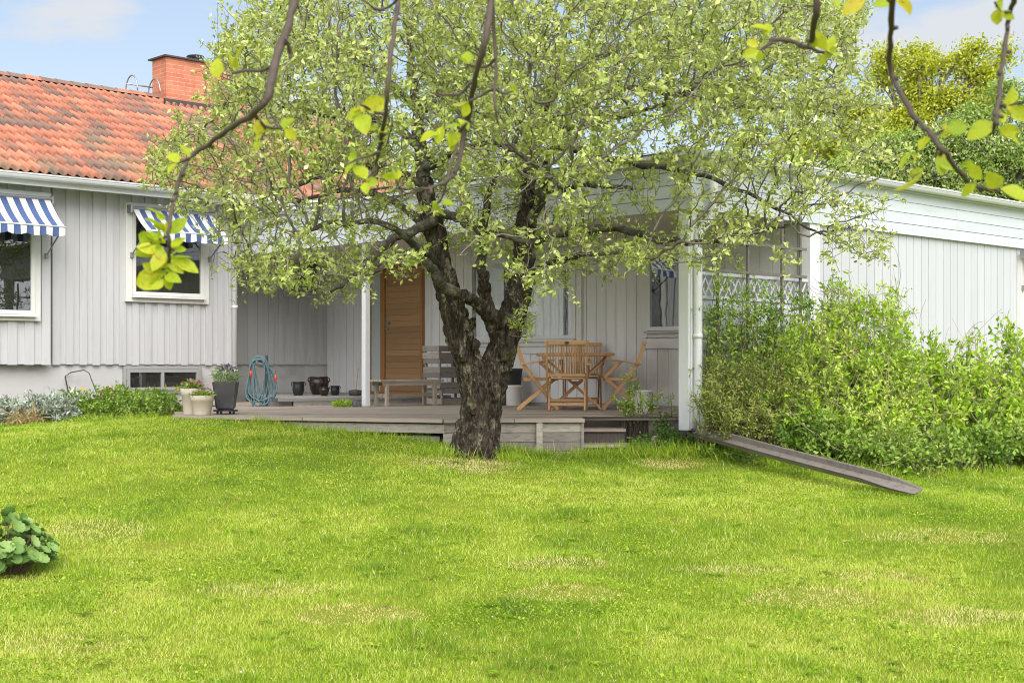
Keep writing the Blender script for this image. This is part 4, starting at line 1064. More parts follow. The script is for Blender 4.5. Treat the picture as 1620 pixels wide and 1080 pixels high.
# rain chute from the downpipe down the slope
T = MB(); A = C(1.99, 15.45, 0); A[2] = -.745; B = P(1452, 789, 12.15); B[2] = g1(2.90*12.15/10*.999 if False else (1452-810)/F*12.15, 12.15)+.045
axs = unit(B-A); side = unit(np.cross(axs, (0, 0, 1.))); upv = np.cross(side, axs); side, upv = side*math.cos(R(20)) - upv*math.sin(R(20)), upv*math.cos(R(20)) + side*math.sin(R(20))
def ring(t, th):
    c = A + (B-A)*t + upv*(-.012*math.sin(math.pi*t)); w = .082*(1 if t < .93 else 1-(t-.93)*5.5); hh = .055 if t < .82 else .055-(t-.82)*.25
    prof = [(-w-.012, hh+.006), (-w, hh), (-w*.86, .006), (0, 0), (w*.86, .006), (w, hh), (w+.012, hh+.006)]
    return [c + side*p[0] + upv*(p[1]-th) for p in prof]
ts = np.r_[np.linspace(0, .82, 12), np.linspace(.85, 1, 6)]
for th in (0, .006):
    vs = [q for t in ts for q in ring(t, th)]; T.add(vs, [(i*7+j, i*7+j+1, i*7+j+8, i*7+j+7) for i in range(len(ts)-1) for j in range(6)])
tag(T.build('rain_chute', M['chute'], base=B), 'long grey metal chute leading rainwater from the corner downpipe onto the lawn', 'gutter chute')

# ------------------------------------------------------------------ the old apple tree
TD = 14.6
TZ = g1((755-810)/F*TD, TD)
TREE = thing('apple_tree', C((755-810)/F*TD, TD, TZ), 'large old apple tree with forked dark mossy trunk and airy pale green crown', 'tree')
# limbs: (photo column, row, distance, radius) along each stem
LIMBS = [
 [(753,738,14.6,.245),(757,700,14.6,.225),(762,655,14.6,.215),(765,615,14.62,.205)],
 [(760,630,14.62,.19),(743,580,14.6,.155),(727,525,14.55,.142),(710,470,14.5,.128),(698,420,14.5,.112),(688,365,14.55,.105),(675,315,14.6,.09),(668,260,14.7,.078),(660,200,14.8,.066),(655,140,14.9,.05),(648,80,15.0,.036),(640,20,15.1,.024)],
 [(770,625,14.62,.19),(787,570,14.65,.172),(804,515,14.7,.152),(821,465,14.8,.132),(828,400,14.9,.118),(832,340,14.95,.095),(836,280,15.0,.08),(848,215,15.1,.066),(868,150,15.2,.05),(890,80,15.3,.034),(905,20,15.4,.022)],
 [(790,540,14.6,.105),(776,500,14.45,.088),(766,455,14.3,.07),(763,415,14.2,.058),(768,370,14.0,.05),(772,320,13.7,.042),(790,270,13.4,.034),(815,220,13.2,.026),(835,160,13.1,.018)],
 [(778,505,14.45,.078),(758,482,14.2,.07),(738,470,14.0,.068),(718,462,13.9,.064),(700,446,13.8,.058),(684,425,13.7,.05),(668,408,13.6,.042),(640,405,13.5,.034),(610,420,13.4,.026),(575,440,13.3,.018)],
 [(690,350,14.5,.07),(660,362,14.3,.06),(632,372,14.2,.052),(605,392,14.1,.046),(580,418,14.0,.036),(553,440,13.9,.026),(520,462,13.8,.016)],
 [(686,345,14.5,.06),(710,338,14.3,.055),(735,352,14.1,.052),(760,366,13.9,.046),(795,372,13.7,.036),(840,385,13.5,.026)],
 [(838,360,14.95,.07),(858,310,14.8,.06),(862,260,14.6,.052),(880,215,14.4,.044),(925,190,14.2,.036),(985,185,14.0,.028),(1050,165,13.8,.02)],
 [(826,395,14.9,.07),(870,370,14.8,.06),(925,362,14.7,.055),(985,362,14.6,.048),(1040,378,14.4,.038),(1090,385,14.2,.032),(1140,382,14.1,.027),(1200,365,14.0,.02),(1260,350,14.0,.014)],
 [(842,240,15.05,.055),(895,235,15.0,.048),(960,250,14.9,.043),(1030,262,14.8,.037),(1100,275,14.7,.031),(1170,300,14.6,.025),(1240,335,14.5,.018),(1300,370,14.4,.012)],
 [(850,205,15.1,.052),(920,160,15.2,.046),(1000,140,15.2,.04),(1080,150,15.2,.034),(1160,165,15.2,.028),(1240,170,15.1,.022),(1320,180,15.1,.014)],
 [(872,140,15.2,.04),(950,90,15.4,.034),(1040,60,15.5,.028),(1130,50,15.6,.022),(1220,40,15.6,.015)],
 [(664,235,14.7,.065),(632,205,14.8,.058),(590,188,14.8,.052),(545,185,14.8,.044),(490,178,14.7,.034),(430,165,14.6,.025),(370,150,14.5,.016)],
 [(674,305,14.6,.06),(635,275,14.4,.052),(585,262,14.3,.046),(530,270,14.2,.038),(470,290,14.1,.03),(410,315,14.0,.022),(350,325,14.0,.014)],
 [(658,170,14.85,.05),(610,120,14.9,.042),(560,90,15.0,.034),(500,70,15.0,.026),(440,50,15.0,.018)],
 [(660,190,14.8,.045),(700,140,15.0,.038),(740,100,15.1,.03),(770,50,15.2,.022)],
 [(668,270,14.7,.05),(720,240,14.0,.042),(770,225,13.4,.034),(830,250,12.9,.026),(880,290,12.6,.018)],
 [(692,385,14.5,.06),(655,340,15.2,.05),(600,310,15.8,.042),(540,300,16.3,.034),(470,320,16.6,.024)],
 [(834,310,14.95,.055),(880,300,15.6,.045),(940,290,16.0,.036),(1000,300,16.2,.026)],
 [(700,425,14.5,.05),(660,385,13.8,.042),(600,350,13.2,.034),(530,350,12.8,.026),(460,370,12.6,.018)],
 [(820,445,14.8,.05),(860,420,14.2,.04),(910,405,13.6,.032),(970,400,13.2,.025),(1030,410,13.0,.016)],
]
def wig(pts, amp):
    r = rng.normal(0, 1, pts.shape)*amp; r[0] = 0; r[-1] *= .4
    return pts + (r + np.roll(r, 1, 0))/1.4
LP = []
for l in LIMBS:
    a = np.array([np.r_[P(x, y, d), r] for x, y, d, r in l]); a[:,3] *= (1 if len(LP) < 2 else .93 if len(LP) == 2 else .85); LP.append(cr3(a, 5))
# trunk: the first three stems fused, with furrowed bark pushed into the surface
tm_ = MB()
for i in (0, 1, 2):
    q = LP[i]; k = len(q) if i == 0 else int(len(q)*.62)
    tm_.tube(q[:k,:3], q[:k,3]*(1 if i == 0 else 1), 16)
q = LP[3]; tm_.tube(q[:14,:3], q[:14,3], 12)
q = LP[4]; tm_.tube(q[:16,:3], q[:16,3], 12)
base0 = LP[0][0,:3]
for a in np.linspace(0, 2*math.pi, 8)[:-1]:
    d = np.array((math.cos(a), math.sin(a), 0))*(.22 + .04*math.sin(a*3+1))
    tm_.tube([base0+np.array((0,0,.45))+d*.35, base0+np.array((0,0,.17))+d*.72, base0+np.array((0,0,-.02))+d*1.0, base0+d*1.3-np.array((0,0,.16))], [.12, .12, .09, .04], 8)
for px, py, d, r in ((712,520,14.5,.07),(735,560,14.42,.075),(752,545,14.4,.055),(790,505,14.42,.085),(798,560,14.48,.07),(745,640,14.38,.09),(785,620,14.42,.09),(828,430,14.7,.06),(700,455,14.4,.06),(748,512,14.5,.05)):
    c = P(px, py, d); tm_.tube([c-np.array((0,0,r*1.1)), c, c+np.array((0,0,r*1.1))], [r*.45, r*.72, r*.45], 10)
raw = tm_.build('trunk_raw', M['bark'], None, base=(0, 0, 0))
mo = raw.modifiers.new('fuse', 'REMESH'); mo.mode = 'VOXEL'; mo.voxel_size = .0125
sm_ = raw.modifiers.new('soft', 'SMOOTH'); sm_.iterations = 3; sm_.factor = .5
dg = bpy.context.evaluated_depsgraph_get(); me = bpy.data.meshes.new_from_object(raw.evaluated_get(dg))
bpy.data.objects.remove(raw)
nv = len(me.vertices); co_ = np.empty(nv*3, np.float32); me.vertices.foreach_get('co', co_); co_ = co_.reshape(-1, 3)
no_ = np.empty(nv*3, np.float32); me.vertices.foreach_get('normal', no_); no_ = no_.reshape(-1, 3)
disp = np.empty(nv)
for i in range(nv):
    x, y, z = map(float, co_[i])
    wv = mnoise.noise(Vector((x*3, y*3, z*3)))*.25
    d1 = mnoise.voronoi(Vector(((x+wv*.2)*20, (y+wv*.2)*20, z*6.5+wv*2.5)))[0]
    big = mnoise.noise(Vector((x*4, y*4, z*2.2)))
    fine = mnoise.noise(Vector((x*38, y*38, z*16)))
    disp[i] = .046*(min(d1[1]-d1[0], .45)-.2) + .026*big + .010*fine
co_ = co_ + no_*disp[:,None]
me.vertices.foreach_set('co', (co_ - wloc(TREE)).astype(np.float32).ravel()); me.materials.clear(); me.update()
me.polygons.foreach_set('use_smooth', np.ones(len(me.polygons), bool))
link('trunk', me, M['bark'], TREE)
lm = MB()
for i, q in enumerate(LP):
    if i == 0: continue
    k0 = int(len(q)*.58) if i in (1, 2) else (12 if i == 3 else 14 if i == 4 else 0)
    pts = wig(q[k0:,:3].copy(), .012); rr = q[k0:,3]*rng.uniform(.9, 1.12, len(q)-k0)
    lm.tube(pts, rr, 9)
lm.build('limbs', M['limb'], TREE, smooth=True)
# crown: twigs grown towards points spread through the crown's volume
SIL = np.array([(225,235),(272,200),(318,150),(325,95),(345,62),(385,20),(440,-40),(520,-62),(660,-75),(850,-80),(1000,-75),(1120,-62),(1230,-45),(1300,-15),(1385,10),(1350,95),(1400,150),(1405,225),(1470,255),(1440,325),(1395,345),(1412,385),(1395,420),(1330,405),(1265,425),(1200,425),(1150,462),(1105,430),(1060,410),(1000,428),(930,450),(868,458),(835,462),(790,450),(768,420),(730,405),(690,440),(640,445),(600,435),(560,478),(495,470),(440,455),(405,465),(372,445),(335,410),(300,370),(265,325),(238,290)], float)
def inside(px, py, poly):
    c = np.zeros(len(px), bool); j = len(poly)-1
    for i in range(len(poly)):
        xi, yi = poly[i]; xj, yj = poly[j]
        c ^= ((yi > py) != (yj > py)) & (px < (xj-xi)*(py-yi)/(yj-yi+1e-9)+xi); j = i
    return c
n = 110000
px = rng.uniform(200, 1480, n); py = rng.uniform(-90, 500, n); dd = rng.uniform(-3.3, 3.0, n)
u = (px-815)/660; v = (py-260)/420
half = np.sqrt(np.clip(1-np.abs(u)**2.3, 0, 1))*np.sqrt(np.clip(1-np.abs(v)**3.0*.75, 0, 1))
ok = inside(px, py, SIL) & (np.abs(dd+.1) < .35+2.75*half)
# leave room around the trunk stems, and thin the middle of the crown
low = (py > 395) & (px > 715) & (px < 800); ok &= ~(low & (dd > -1.2))
x = np.stack([P(a, b, TD+c) for a, b, c in zip(px[ok], py[ok], dd[ok])])
uu, dq, vv = u[ok], dd[ok], v[ok]
cen = (np.abs(uu) < .55) & (np.abs(dq) < .9) & (rng.random(len(uu)) < .35)
wall = ((x[:,0] > XP-.25) & (x[:,2] < 2.75)) | ((x[:,0] > XP-.3) & (x[:,1] > YB-.5) & (x[:,2] < 2.9))
wall |= (x[:,1] > 18.2) & (x[:,2] < 3)
dens = fbm(px[ok]/90, py[ok]/90+dd[ok]*.8, 5)
ragged = (py[ok] < 60) & (rng.random(len(uu)) < .25)
PX, PY, DQ = px[ok], py[ok], dd[ok]
fasc = (PY > 285) & (PY < 405) & (rng.random(len(PX)) < np.where((PX > 400) & (PX < 1100), .66, .45))
stems = ((np.abs(PX-672) < 38) | (np.abs(PX-842) < 36)) & (PY > 225) & (PY < 445) & (DQ < .1) & (rng.random(len(PX)) < np.where(PY < 320, .45, .8))
low2 = ((PY > 425) & (PX > 880) & (rng.random(len(PX)) < .6)) | ((PX > 960) & (PY > 210) & (rng.random(len(PX)) < .22))
gap = fbm(PX/55+DQ*.3, PY/42+DQ*.5, 77, 3)
keep = ~cen & ~wall & ~ragged & ~fasc & ~stems & ~low2 & (dens*.5 + gap*.5 + rng.normal(0, .035, len(dens)) > .472 - .055*np.clip((300-PY)/160, 0, 1))
ATT = x[keep]
ATT = ATT[rng.permutation(len(ATT))[:16000]]
nodes = []; par = []; 
for i, q in enumerate(LP):
    if i == 0: continue
    for k in range(len(q)):
        if i in (1, 2) and k < 12: continue
        nodes.append(q[k,:3]); par.append(-1)
nseed = len(nodes); NP_ = np.array(nodes); PAR = list(par); PD = np.zeros((nseed, 3))
adist = np.full(len(ATT), 1e9); aidx = np.zeros(len(ATT), int)
def upd(new, i0):
    global adist, aidx
    for s in range(0, len(new), 400):
        dm_ = np.linalg.norm(ATT[:,None]-new[None,s:s+400], axis=2); k = dm_.argmin(1); m = dm_[np.arange(len(ATT)), k]
        b = m < adist; adist = np.where(b, m, adist); aidx = np.where(b, k+s+i0, aidx)
upd(NP_, 0)
STEP = .085; KILL = .098; INF = 1.6; nchild = np.zeros(nseed, int)
allp = [NP_]; cnt = nseed
NPALL = NP_.copy()
for it in range(110):
    act = (adist < INF)
    if act.sum() == 0: break
    ai = aidx[act]; vec = unit(ATT[act]-NPALL[ai])
    src, inv = np.unique(ai, return_inverse=True)
    sm2 = np.zeros((len(src), 3)); np.add.at(sm2, inv, vec)
    okk = nchild[src] < 3
    src = src[okk]; sm2 = sm2[okk]
    if len(src) == 0: break
    d = unit(sm2) + rng.normal(0, .30, (len(src), 3)) + PD[src]*.35
    d[:,2] += .03; d = unit(d)
    new = NPALL[src] + d*STEP*rng.uniform(.7, 1.15, (len(src), 1))
    i0 = len(NPALL); NPALL = np.concatenate((NPALL, new)); PAR += list(src); PD = np.concatenate((PD, d)); nchild[src] += 1; nchild = np.concatenate((nchild, np.zeros(len(src), int)))
    upd(new, i0)
    live = adist > KILL
    ATT = ATT[live]; adist = adist[live]; aidx = aidx[live]
    if len(NPALL) > 42000 or len(ATT) == 0: break
PAR = np.array(PAR); nn_ = len(NPALL)
load = np.zeros(nn_)
leafn = np.ones(nn_, bool); leafn[PAR[nseed:]] = False
load[leafn] = 1
for i in range(nn_-1, nseed-1, -1): load[PAR[i]] += load[i] if load[i] > 0 else 1
rad = np.minimum(.0027*np.maximum(load, 1)**.46, .03)
tw = Twigs(); ii = np.arange(nseed, nn_); pp = PAR[ii]
tw.seg(NPALL[pp], NPALL[ii], np.minimum(rad[pp], rad[ii]*1.35), rad[ii])
# leaves in spur clusters along the thin wood
thin = ii[rad[ii] < .0085]
lv = Leaves()
def clusters(ctr, out, k_lo=3, k_hi=8, size=1.0, tone=None):
    m = len(ctr); k = rng.integers(k_lo, k_hi, m); idx = np.repeat(np.arange(m), k); n = len(idx)
    d = unit(out[idx]*.55 + rdir(n, .35)*1.0); L = rng.uniform(.026, .066, n)*size; 
    tn = (tone[idx] if tone is not None else .45) + rng.normal(0, .17, n)
    young = rng.random(n) < .15; L = np.where(young, L*.5, L); tn = np.where(young, tn+.3, tn)
    lv.add(ctr[idx] + d*.006 + rng.normal(0, .020, (n, 3)), d, rdir(n, .9), L, L*rng.uniform(.42, .62, n), tn)
cl = fbm(NPALL[thin,0]*3.1+NPALL[thin,2]*1.7, NPALL[thin,1]*3.1-NPALL[thin,2]*2.3, 15, 2)
sel = thin[rng.random(len(thin)) < np.clip((cl-.22)*2.2, .08, .9)]
ctr = NPALL[sel] + rng.normal(0, .02, (len(sel), 3)); od = PD[sel]
sp = unit(od*.4 + rdir(len(sel), .25)); tip = ctr + sp*rng.uniform(.015, .07, (len(sel), 1))
tw.seg(NPALL[sel], tip, .0026, .0020)
tone = .47 + .5*(fbm(tip[:,0]*1.7, tip[:,1]*1.7+tip[:,2]*1.9, 9)-.5)*2*.45
# the right side of the crown has greener, wider leaves
rt = np.clip(((tip@np.array((CT, -ST, 0)))-1.2)/2.2, 0, 1)
clusters(tip, sp, 5, 13, 1.15, tone - .06 + .04*rt)
# upright water shoots on the top of the crown
top = np.where((NPALL[:,2] > 2.6) & (rad < .012))[0]; top = rng.choice(top, min(330, len(top)), replace=False)
for i in top:
    p = NPALL[i]; h = rng.uniform(.22, .62); dv = np.array((rng.normal(0, .22), rng.normal(0, .22), 1))*h
    q = bez(p, p+dv*.5+rng.normal(0, .05, 3), p+dv, 6); tw.path(q, .0035, .0016)
    m = int(h/.05); tt = np.linspace(.12, 1, m); c_ = p + dv*tt[:,None] + rng.normal(0, .012, (m, 3))
    clusters(c_, np.repeat(unit(dv)[None], m, 0), 1, 4, 1.0, np.full(m, .42))
# hanging and side sprays on the outside to roughen the outline
ext = thin[(load[thin] <= 1)]; ext = rng.choice(ext, min(900, len(ext)), replace=False)
for i in ext:
    p = NPALL[i]; h = rng.uniform(.10, .30); dv = unit(PD[i]+rng.normal(0, .3, 3))*h
    q = bez(p, p+dv*.5+rng.normal(0, .03, 3), p+dv, 4); tw.path(q, .0026, .0016); m = max(2, int(h/.055)); tt = np.linspace(.3, 1, m)
    clusters(p + dv*tt[:,None], np.repeat(unit(dv)[None], m, 0), 2, 5, 1.0, np.full(m, .42))
# the low leafy spur on the right stem
sp0 = P(806, 530, 14.35)
for tx, ty in ((845, 478), (852, 498), (830, 505), (815, 515), (842, 512), (822, 492), (838, 530)):
    e_ = P(tx, ty, 14.15); q = bez(sp0, (sp0+e_)/2+rng.normal(0, .03, 3), e_, 5); tw.path(q, .005, .002); clusters(np.concatenate((q[2:], q[3:]+rng.normal(0, .03, (2, 3)))), np.repeat(unit(e_-sp0)[None], 5, 0), 4, 8, 1.1, np.full(5, .35))
tw.build('twigs', M['twig'], TREE, sides=4)
lv.build('crown', M['apple_leaf'], TREE, curl=.22, fold=.25)

# ------------------------------------------------------------------ shrubs
def shrub(name, label, cat, bases, blobs, nst, leaf, mat, twig='red_twig', side=5, per=7, up=.25, spread=.16, group=None, tint=(.0, 1.0), r0=.006, arch=.35, tipup=0, t0=.35, dead=0):
    """stems rise from `bases` (lat, d) and end inside `blobs` (px, py, d, rx, rz, rd metres); side twigs carry the leaves"""
    B = [C(a, d, g1(a, d)-.02) for a, d in bases]
    T = thing(name, np.mean(B, 0), label, cat, group)
    tw = Twigs(); lv = Leaves(); wts = np.array([b[3]*b[4]*b[5] for b in blobs])**.8; wts = wts/wts.sum()
    for s in range(nst):
        k = rng.choice(len(blobs), p=wts); bx_, by_, bd, rx, rz, rd = blobs[k]
        w = rdir(1)[0]*rng.uniform(.35, 1)**.4; e = P(bx_, by_, bd) + np.array((CT, -ST, 0))*w[0]*rx + np.array((ST, CT, 0))*w[1]*rd + np.array((0, 0, 1))*w[2]*rz
        dist = [np.linalg.norm(e[:2]-b[:2])+rng.random()*.5 for b in B]; b = B[int(np.argmin(dist))] + np.array((rng.normal(0, .12), rng.normal(0, .12), 0))
        if e[2] < b[2]+.05: e[2] = b[2]+.05+rng.random()*.1
        mid = (b+e)/2 + np.array((0, 0, arch*np.linalg.norm(e-b)*rng.uniform(.2, .8))) + rng.normal(0, .06, 3)
        q = bez(b, mid, e, 9); tw.path(q, r0*rng.uniform(.6, 1.1), .002)
        tone = tint[0] + (tint[1]-tint[0])*np.clip(.5+rng.normal(0, .2), 0, 1)
        for j in range(side):
            t = t0+(1-t0)*rng.random()**.8; i = min(int(t*8), 7); p = q[i] + (q[i+1]-q[i])*(t*8-i); dv = unit(unit(q[i+1]-q[i])*.8 + rdir(1, up)[0])*spread*rng.uniform(.4, 1.3)
            tw.seg(p, p+dv, .0028, .0014); m = per; tt = rng.random(m)
            pos = p + dv*tt[:,None] + rng.normal(0, .014, (m, 3)); d = unit(unit(dv)*.6 + rdir(m, .3)); Ln = leaf[0]*rng.uniform(.55, 1.25, m)
            lv.add(pos, d, rdir(m, .9), Ln, leaf[1]*rng.uniform(.7, 1.2, m), tone + rng.normal(0, .13, m))
    for c in range(len(lv.c)):
        a = list(lv.c[c]); q = a[0]; a[5] = a[5] + .08 + (fbm(q[:,0]*2.3+q[:,2], q[:,1]*2.3-q[:,2]*1.9, 8, 2)-.5)*.75; lv.c[c] = tuple(a)
    for s in range(dead):
        k = rng.choice(len(blobs), p=wts); bx_, by_, bd, rx, rz, rd = blobs[k]; p = P(bx_, by_, bd-rd*.6) + rng.normal(0, 1, 3)*np.array((rx, rx, rz))*.6
        q = p + rdir(1, .4)[0]*rng.uniform(.25, .7); tw.path(bez(p, (p+q)/2+rng.normal(0, .12, 3), q, 7), .004, .002)
    tw.build('stems', M[twig], T, sides=3); lv.build('foliage', M[mat], T)
    return T
shrub('climbing_rose', 'fresh green climber over the dark trellis at the porch end', 'plant', [(2.3,15.75),(2.8,16.1),(3.3,16.5),(3.7,16.6)],
      [(1150,500,15.9,.28,.45,.2),(1200,480,16.1,.35,.3,.2),(1250,520,16.2,.4,.5,.25),(1160,560,15.8,.35,.3,.2),(1225,590,15.9,.45,.35,.3),(1290,500,16.4,.4,.4,.3),(1135,440,15.8,.12,.2,.1)], 260, (.058,.028), 'rose_leaf', side=6, per=7, up=.1, arch=.2, spread=.14)
shrub('willowy_shrub', 'olive-green fine-leaved shrub crowding the corner downpipe', 'shrub', [(2.35,15.2),(2.7,15.1),(3.1,15.1)],
      [(1150,620,15.1,.40,.26,.3),(1200,600,15.2,.36,.3,.3),(1130,585,15.3,.14,.2,.15),(1195,655,14.9,.40,.14,.25),(1235,635,15.0,.3,.22,.3)], 240, (.044,.013), 'olive_leaf', side=8, per=10, up=.5, arch=.05, spread=.14)
shrub('flowering_shrub', 'tall loose light green shrub in front of the white wall, left of the spiky shrub', 'shrub', [(3.3,15.2),(3.8,15.3),(4.2,15.5),(3.6,15.8)],
      [(1330,600,15.3,.62,.55,.6),(1290,545,15.5,.45,.4,.45),(1370,520,15.6,.5,.42,.45),(1400,610,15.4,.55,.55,.55),(1330,460,15.9,.25,.25,.2),(1415,440,15.7,.20,.18,.15),(1260,640,15.0,.35,.4,.4),(1360,680,14.9,.6,.3,.5)], 620, (.060,.028), 'shrub_leaf', side=7, per=8, arch=.22, spread=.16, dead=90, twig='dead_twig')
shrub('spiky_shrub', 'broad-leaved bright shrub with upright shoots at the right edge', 'shrub', [(4.8,15.8),(5.3,15.9),(5.9,16.0),(5.0,16.4),(6.4,16.4)],
      [(1480,615,15.9,.55,.45,.55),(1560,615,16.1,.55,.42,.6),(1630,615,16.3,.55,.42,.6),(1500,680,15.6,.6,.35,.5),(1590,680,15.7,.6,.35,.5),(1450,545,15.9,.25,.3,.25),(1540,545,16.2,.16,.20,.2),(1600,535,16.3,.2,.22,.3),(1490,560,16,.15,.22,.2),(1670,640,16.2,.5,.5,.6)], 520, (.076,.036), 'shrub_leaf', side=6, per=8, up=.7, arch=.12, spread=.2, dead=90, twig='dead_twig')
shrub('low_shrub', 'dark glossy low bush at the foot of the light green shrub', 'shrub', [(3.2,14.7),(3.7,14.55),(4.2,14.5),(4.7,14.8)],
      [(1290,690,14.6,.4,.18,.3),(1350,710,14.5,.45,.17,.3),(1410,715,14.5,.45,.16,.3),(1470,705,14.9,.4,.2,.3)], 260, (.06,.034), 'bed_leaf', side=6, per=7, up=.5, arch=.1, spread=.16)
shrub('low_shrub', 'dark glossy low bush under the spiky shrub at the right edge', 'shrub', [(5.2,15.1),(5.8,15.3),(6.3,15.6)],
      [(1530,705,15.1,.45,.18,.3),(1590,695,15.3,.45,.2,.3),(1650,690,15.5,.4,.2,.3)], 190, (.06,.034), 'bed_leaf', side=6, per=7, up=.5, arch=.1, spread=.16)
shrub('rose_sprig', 'young light green plant with leafy sprays beside the grey pot on the deck edge', 'plant', [(1.50,16.35),(1.75,16.2)],
      [(1000,600,16.6,.10,.25,.1),(990,635,16.4,.14,.08,.1),(1025,628,16.3,.13,.08,.1),(1058,618,16.2,.1,.08,.1),(1012,575,16.6,.03,.12,.05)], 20, (.040,.02), 'rose_leaf', side=6, per=8, arch=.25, spread=.08, t0=.55)
shrub('ivy_plant', 'dark ivy trailing at the corner of the deck under the post', 'plant', [(1.5,15.9),(1.75,15.8),(1.95,15.6)],
      [(1022,730,15.6,.16,.06,.12),(1000,705,15.9,.12,.05,.1),(1060,690,15.7,.14,.12,.1),(1050,665,16.0,.12,.06,.08),(1085,735,15.4,.22,.08,.15)], 40, (.04,.034), 'dark_leaf', side=6, per=7, arch=.15, spread=.08, t0=.3)
shrub('weed_clump', 'mixed weeds growing under the upper end of the rain chute', 'plant', [(2.1,15.2),(2.5,14.9),(2.8,14.7)],
      [(1130,725,15.0,.25,.10,.15),(1180,735,14.7,.3,.08,.15)], 45, (.05,.022), 'bed_leaf', side=5, per=6, arch=.1, spread=.1, t0=.2)
# dark trellis in front of the porch end
tr = MB(); 
for px in (1135, 1183, 1237, 1266):
    xx = on_y(px, YB-.12); tr.box(0,0,0,0,0,0) if False else tr.bar((xx, YB-.12, -.9), (xx, YB-.12, zat(343, xx, YB)), .032, .026)
for py in (388, 433, 555):
    x0, x1 = on_y(1128, YB-.14), on_y(1275, YB-.14); zz = zat(py, (x0+x1)/2, YB-.14); tr.bar((x0, YB-.145, zz), (x1, YB-.145, zz), .022, .03)
tag(tr.build('trellis', M['trellis_wood']), 'dark wooden climbing trellis standing before the porch end wall', 'trellis')

# flower bed along the plinth
soil = MB(); pts = [c2(-9.5, 21.2), c2(-7.6, 19.55), c2(-6.3, 18.9), c2(-5.2, 18.3), c2(-4.45, 17.9), c2(-4.75, 20.0), (11.1, YC-.02), (3, YC-.02)]
n_ = 26; V = []; 
for la in np.linspace(-9.4, -4.3, n_):
    for t in np.linspace(0, 1, 8):
        d0 = 17.9 + (abs(la)-4.3)*.55; y1 = (YC-.02); d1 = (y1 + la*ST)/CT; d = d0 + (min(d1, d0+3.0)-d0)*t; V.append(C(la, d, g1(la, d)+.02+.07*math.sin(math.pi*min(t*2, 1)/2)))
F4 = [(i*8+j, i*8+j+1, i*8+j+9, i*8+j+8) for i in range(n_-1) for j in range(7)]
o = np_mesh('flower_bed_soil', np.array(V), [np.array(F4)], M['soil'], smooth=True); o['kind'] = 'structure'
def bedplant(name, label, spotsd, hgt, rad_, nl, leaf, mat, twig='red_twig', group=None, nst=26, arch=.1, up=.6):
    bl = []; bs = []
    for px, d in spotsd:
        la = (px-810)/F*d; bs.append((la, d)); zc = g1(la, d)+hgt*.55; bl.append((px, 577-zc*F/d, d, rad_, hgt*.5, rad_*.8))
    return shrub(name, label, 'plant', bs, bl, nst*len(bs), leaf, mat, twig, side=5, per=nl, up=up, arch=arch, spread=.11, group=group, t0=.15)
bedplant('silver_plant', 'silvery woolly-leaved plant at the left edge of the flower bed', [(0,18.9),(22,18.8),(44,18.7),(60,18.75)], .36, .20, 6, (.085,.03), 'silver_leaf')
bedplant('silver_plant', 'silvery woolly-leaved plant nearest the wire hoop', [(80,18.7),(100,18.55),(92,19.2)], .34, .20, 6, (.085,.03), 'silver_leaf')
bedplant('poppy_plant', 'leafy green clump with yellow flowers right beside the silvery plants', [(112,19.3),(130,18.9),(150,18.8)], .38, .20, 7, (.05,.03), 'bed_leaf')
bedplant('poppy_plant', 'tall leafy green clump with many yellow flowers below the basement window corner', [(175,18.7),(195,18.6),(180,19.2)], .42, .22, 8, (.05,.03), 'bed_leaf')
bedplant('poppy_plant', 'low leafy green clump under the basement window', [(215,18.5),(235,18.3),(225,18.9)], .36, .2, 7, (.05,.03), 'bed_leaf')
bedplant('poppy_plant', 'sparse leafy green clump beside the taller beige pot', [(255,18.2),(274,18.0)], .34, .18, 7, (.045,.026), 'bed_leaf')
T = [o for o in COL.objects if o.name.startswith('poppy_plant')]
for o_p, n in zip(T, (7, 14, 3, 5)): flowers(o_p, np.array(o_p.location)+np.array((0, 0, .30)), n, .25, .12, .03, 'yellow')
lv = Leaves(); n = 260; px = rng.uniform(20, 66, n); dd = rng.uniform(18.25, 18.5, n); la = (px-810)/F*dd
lv.add(Wv(la, dd, gz(la, dd)+.08), rdir(n, -.2)+np.array((-ST*.5, -CT*.5, .1)), rdir(n, 1), rng.uniform(.12, .25, n), .012, rng.random(n))
tag(lv.build('withered_leaves', M['straw'], curl=.6), 'withered straw-yellow leaf tuft at the front of the flower bed', 'plant')

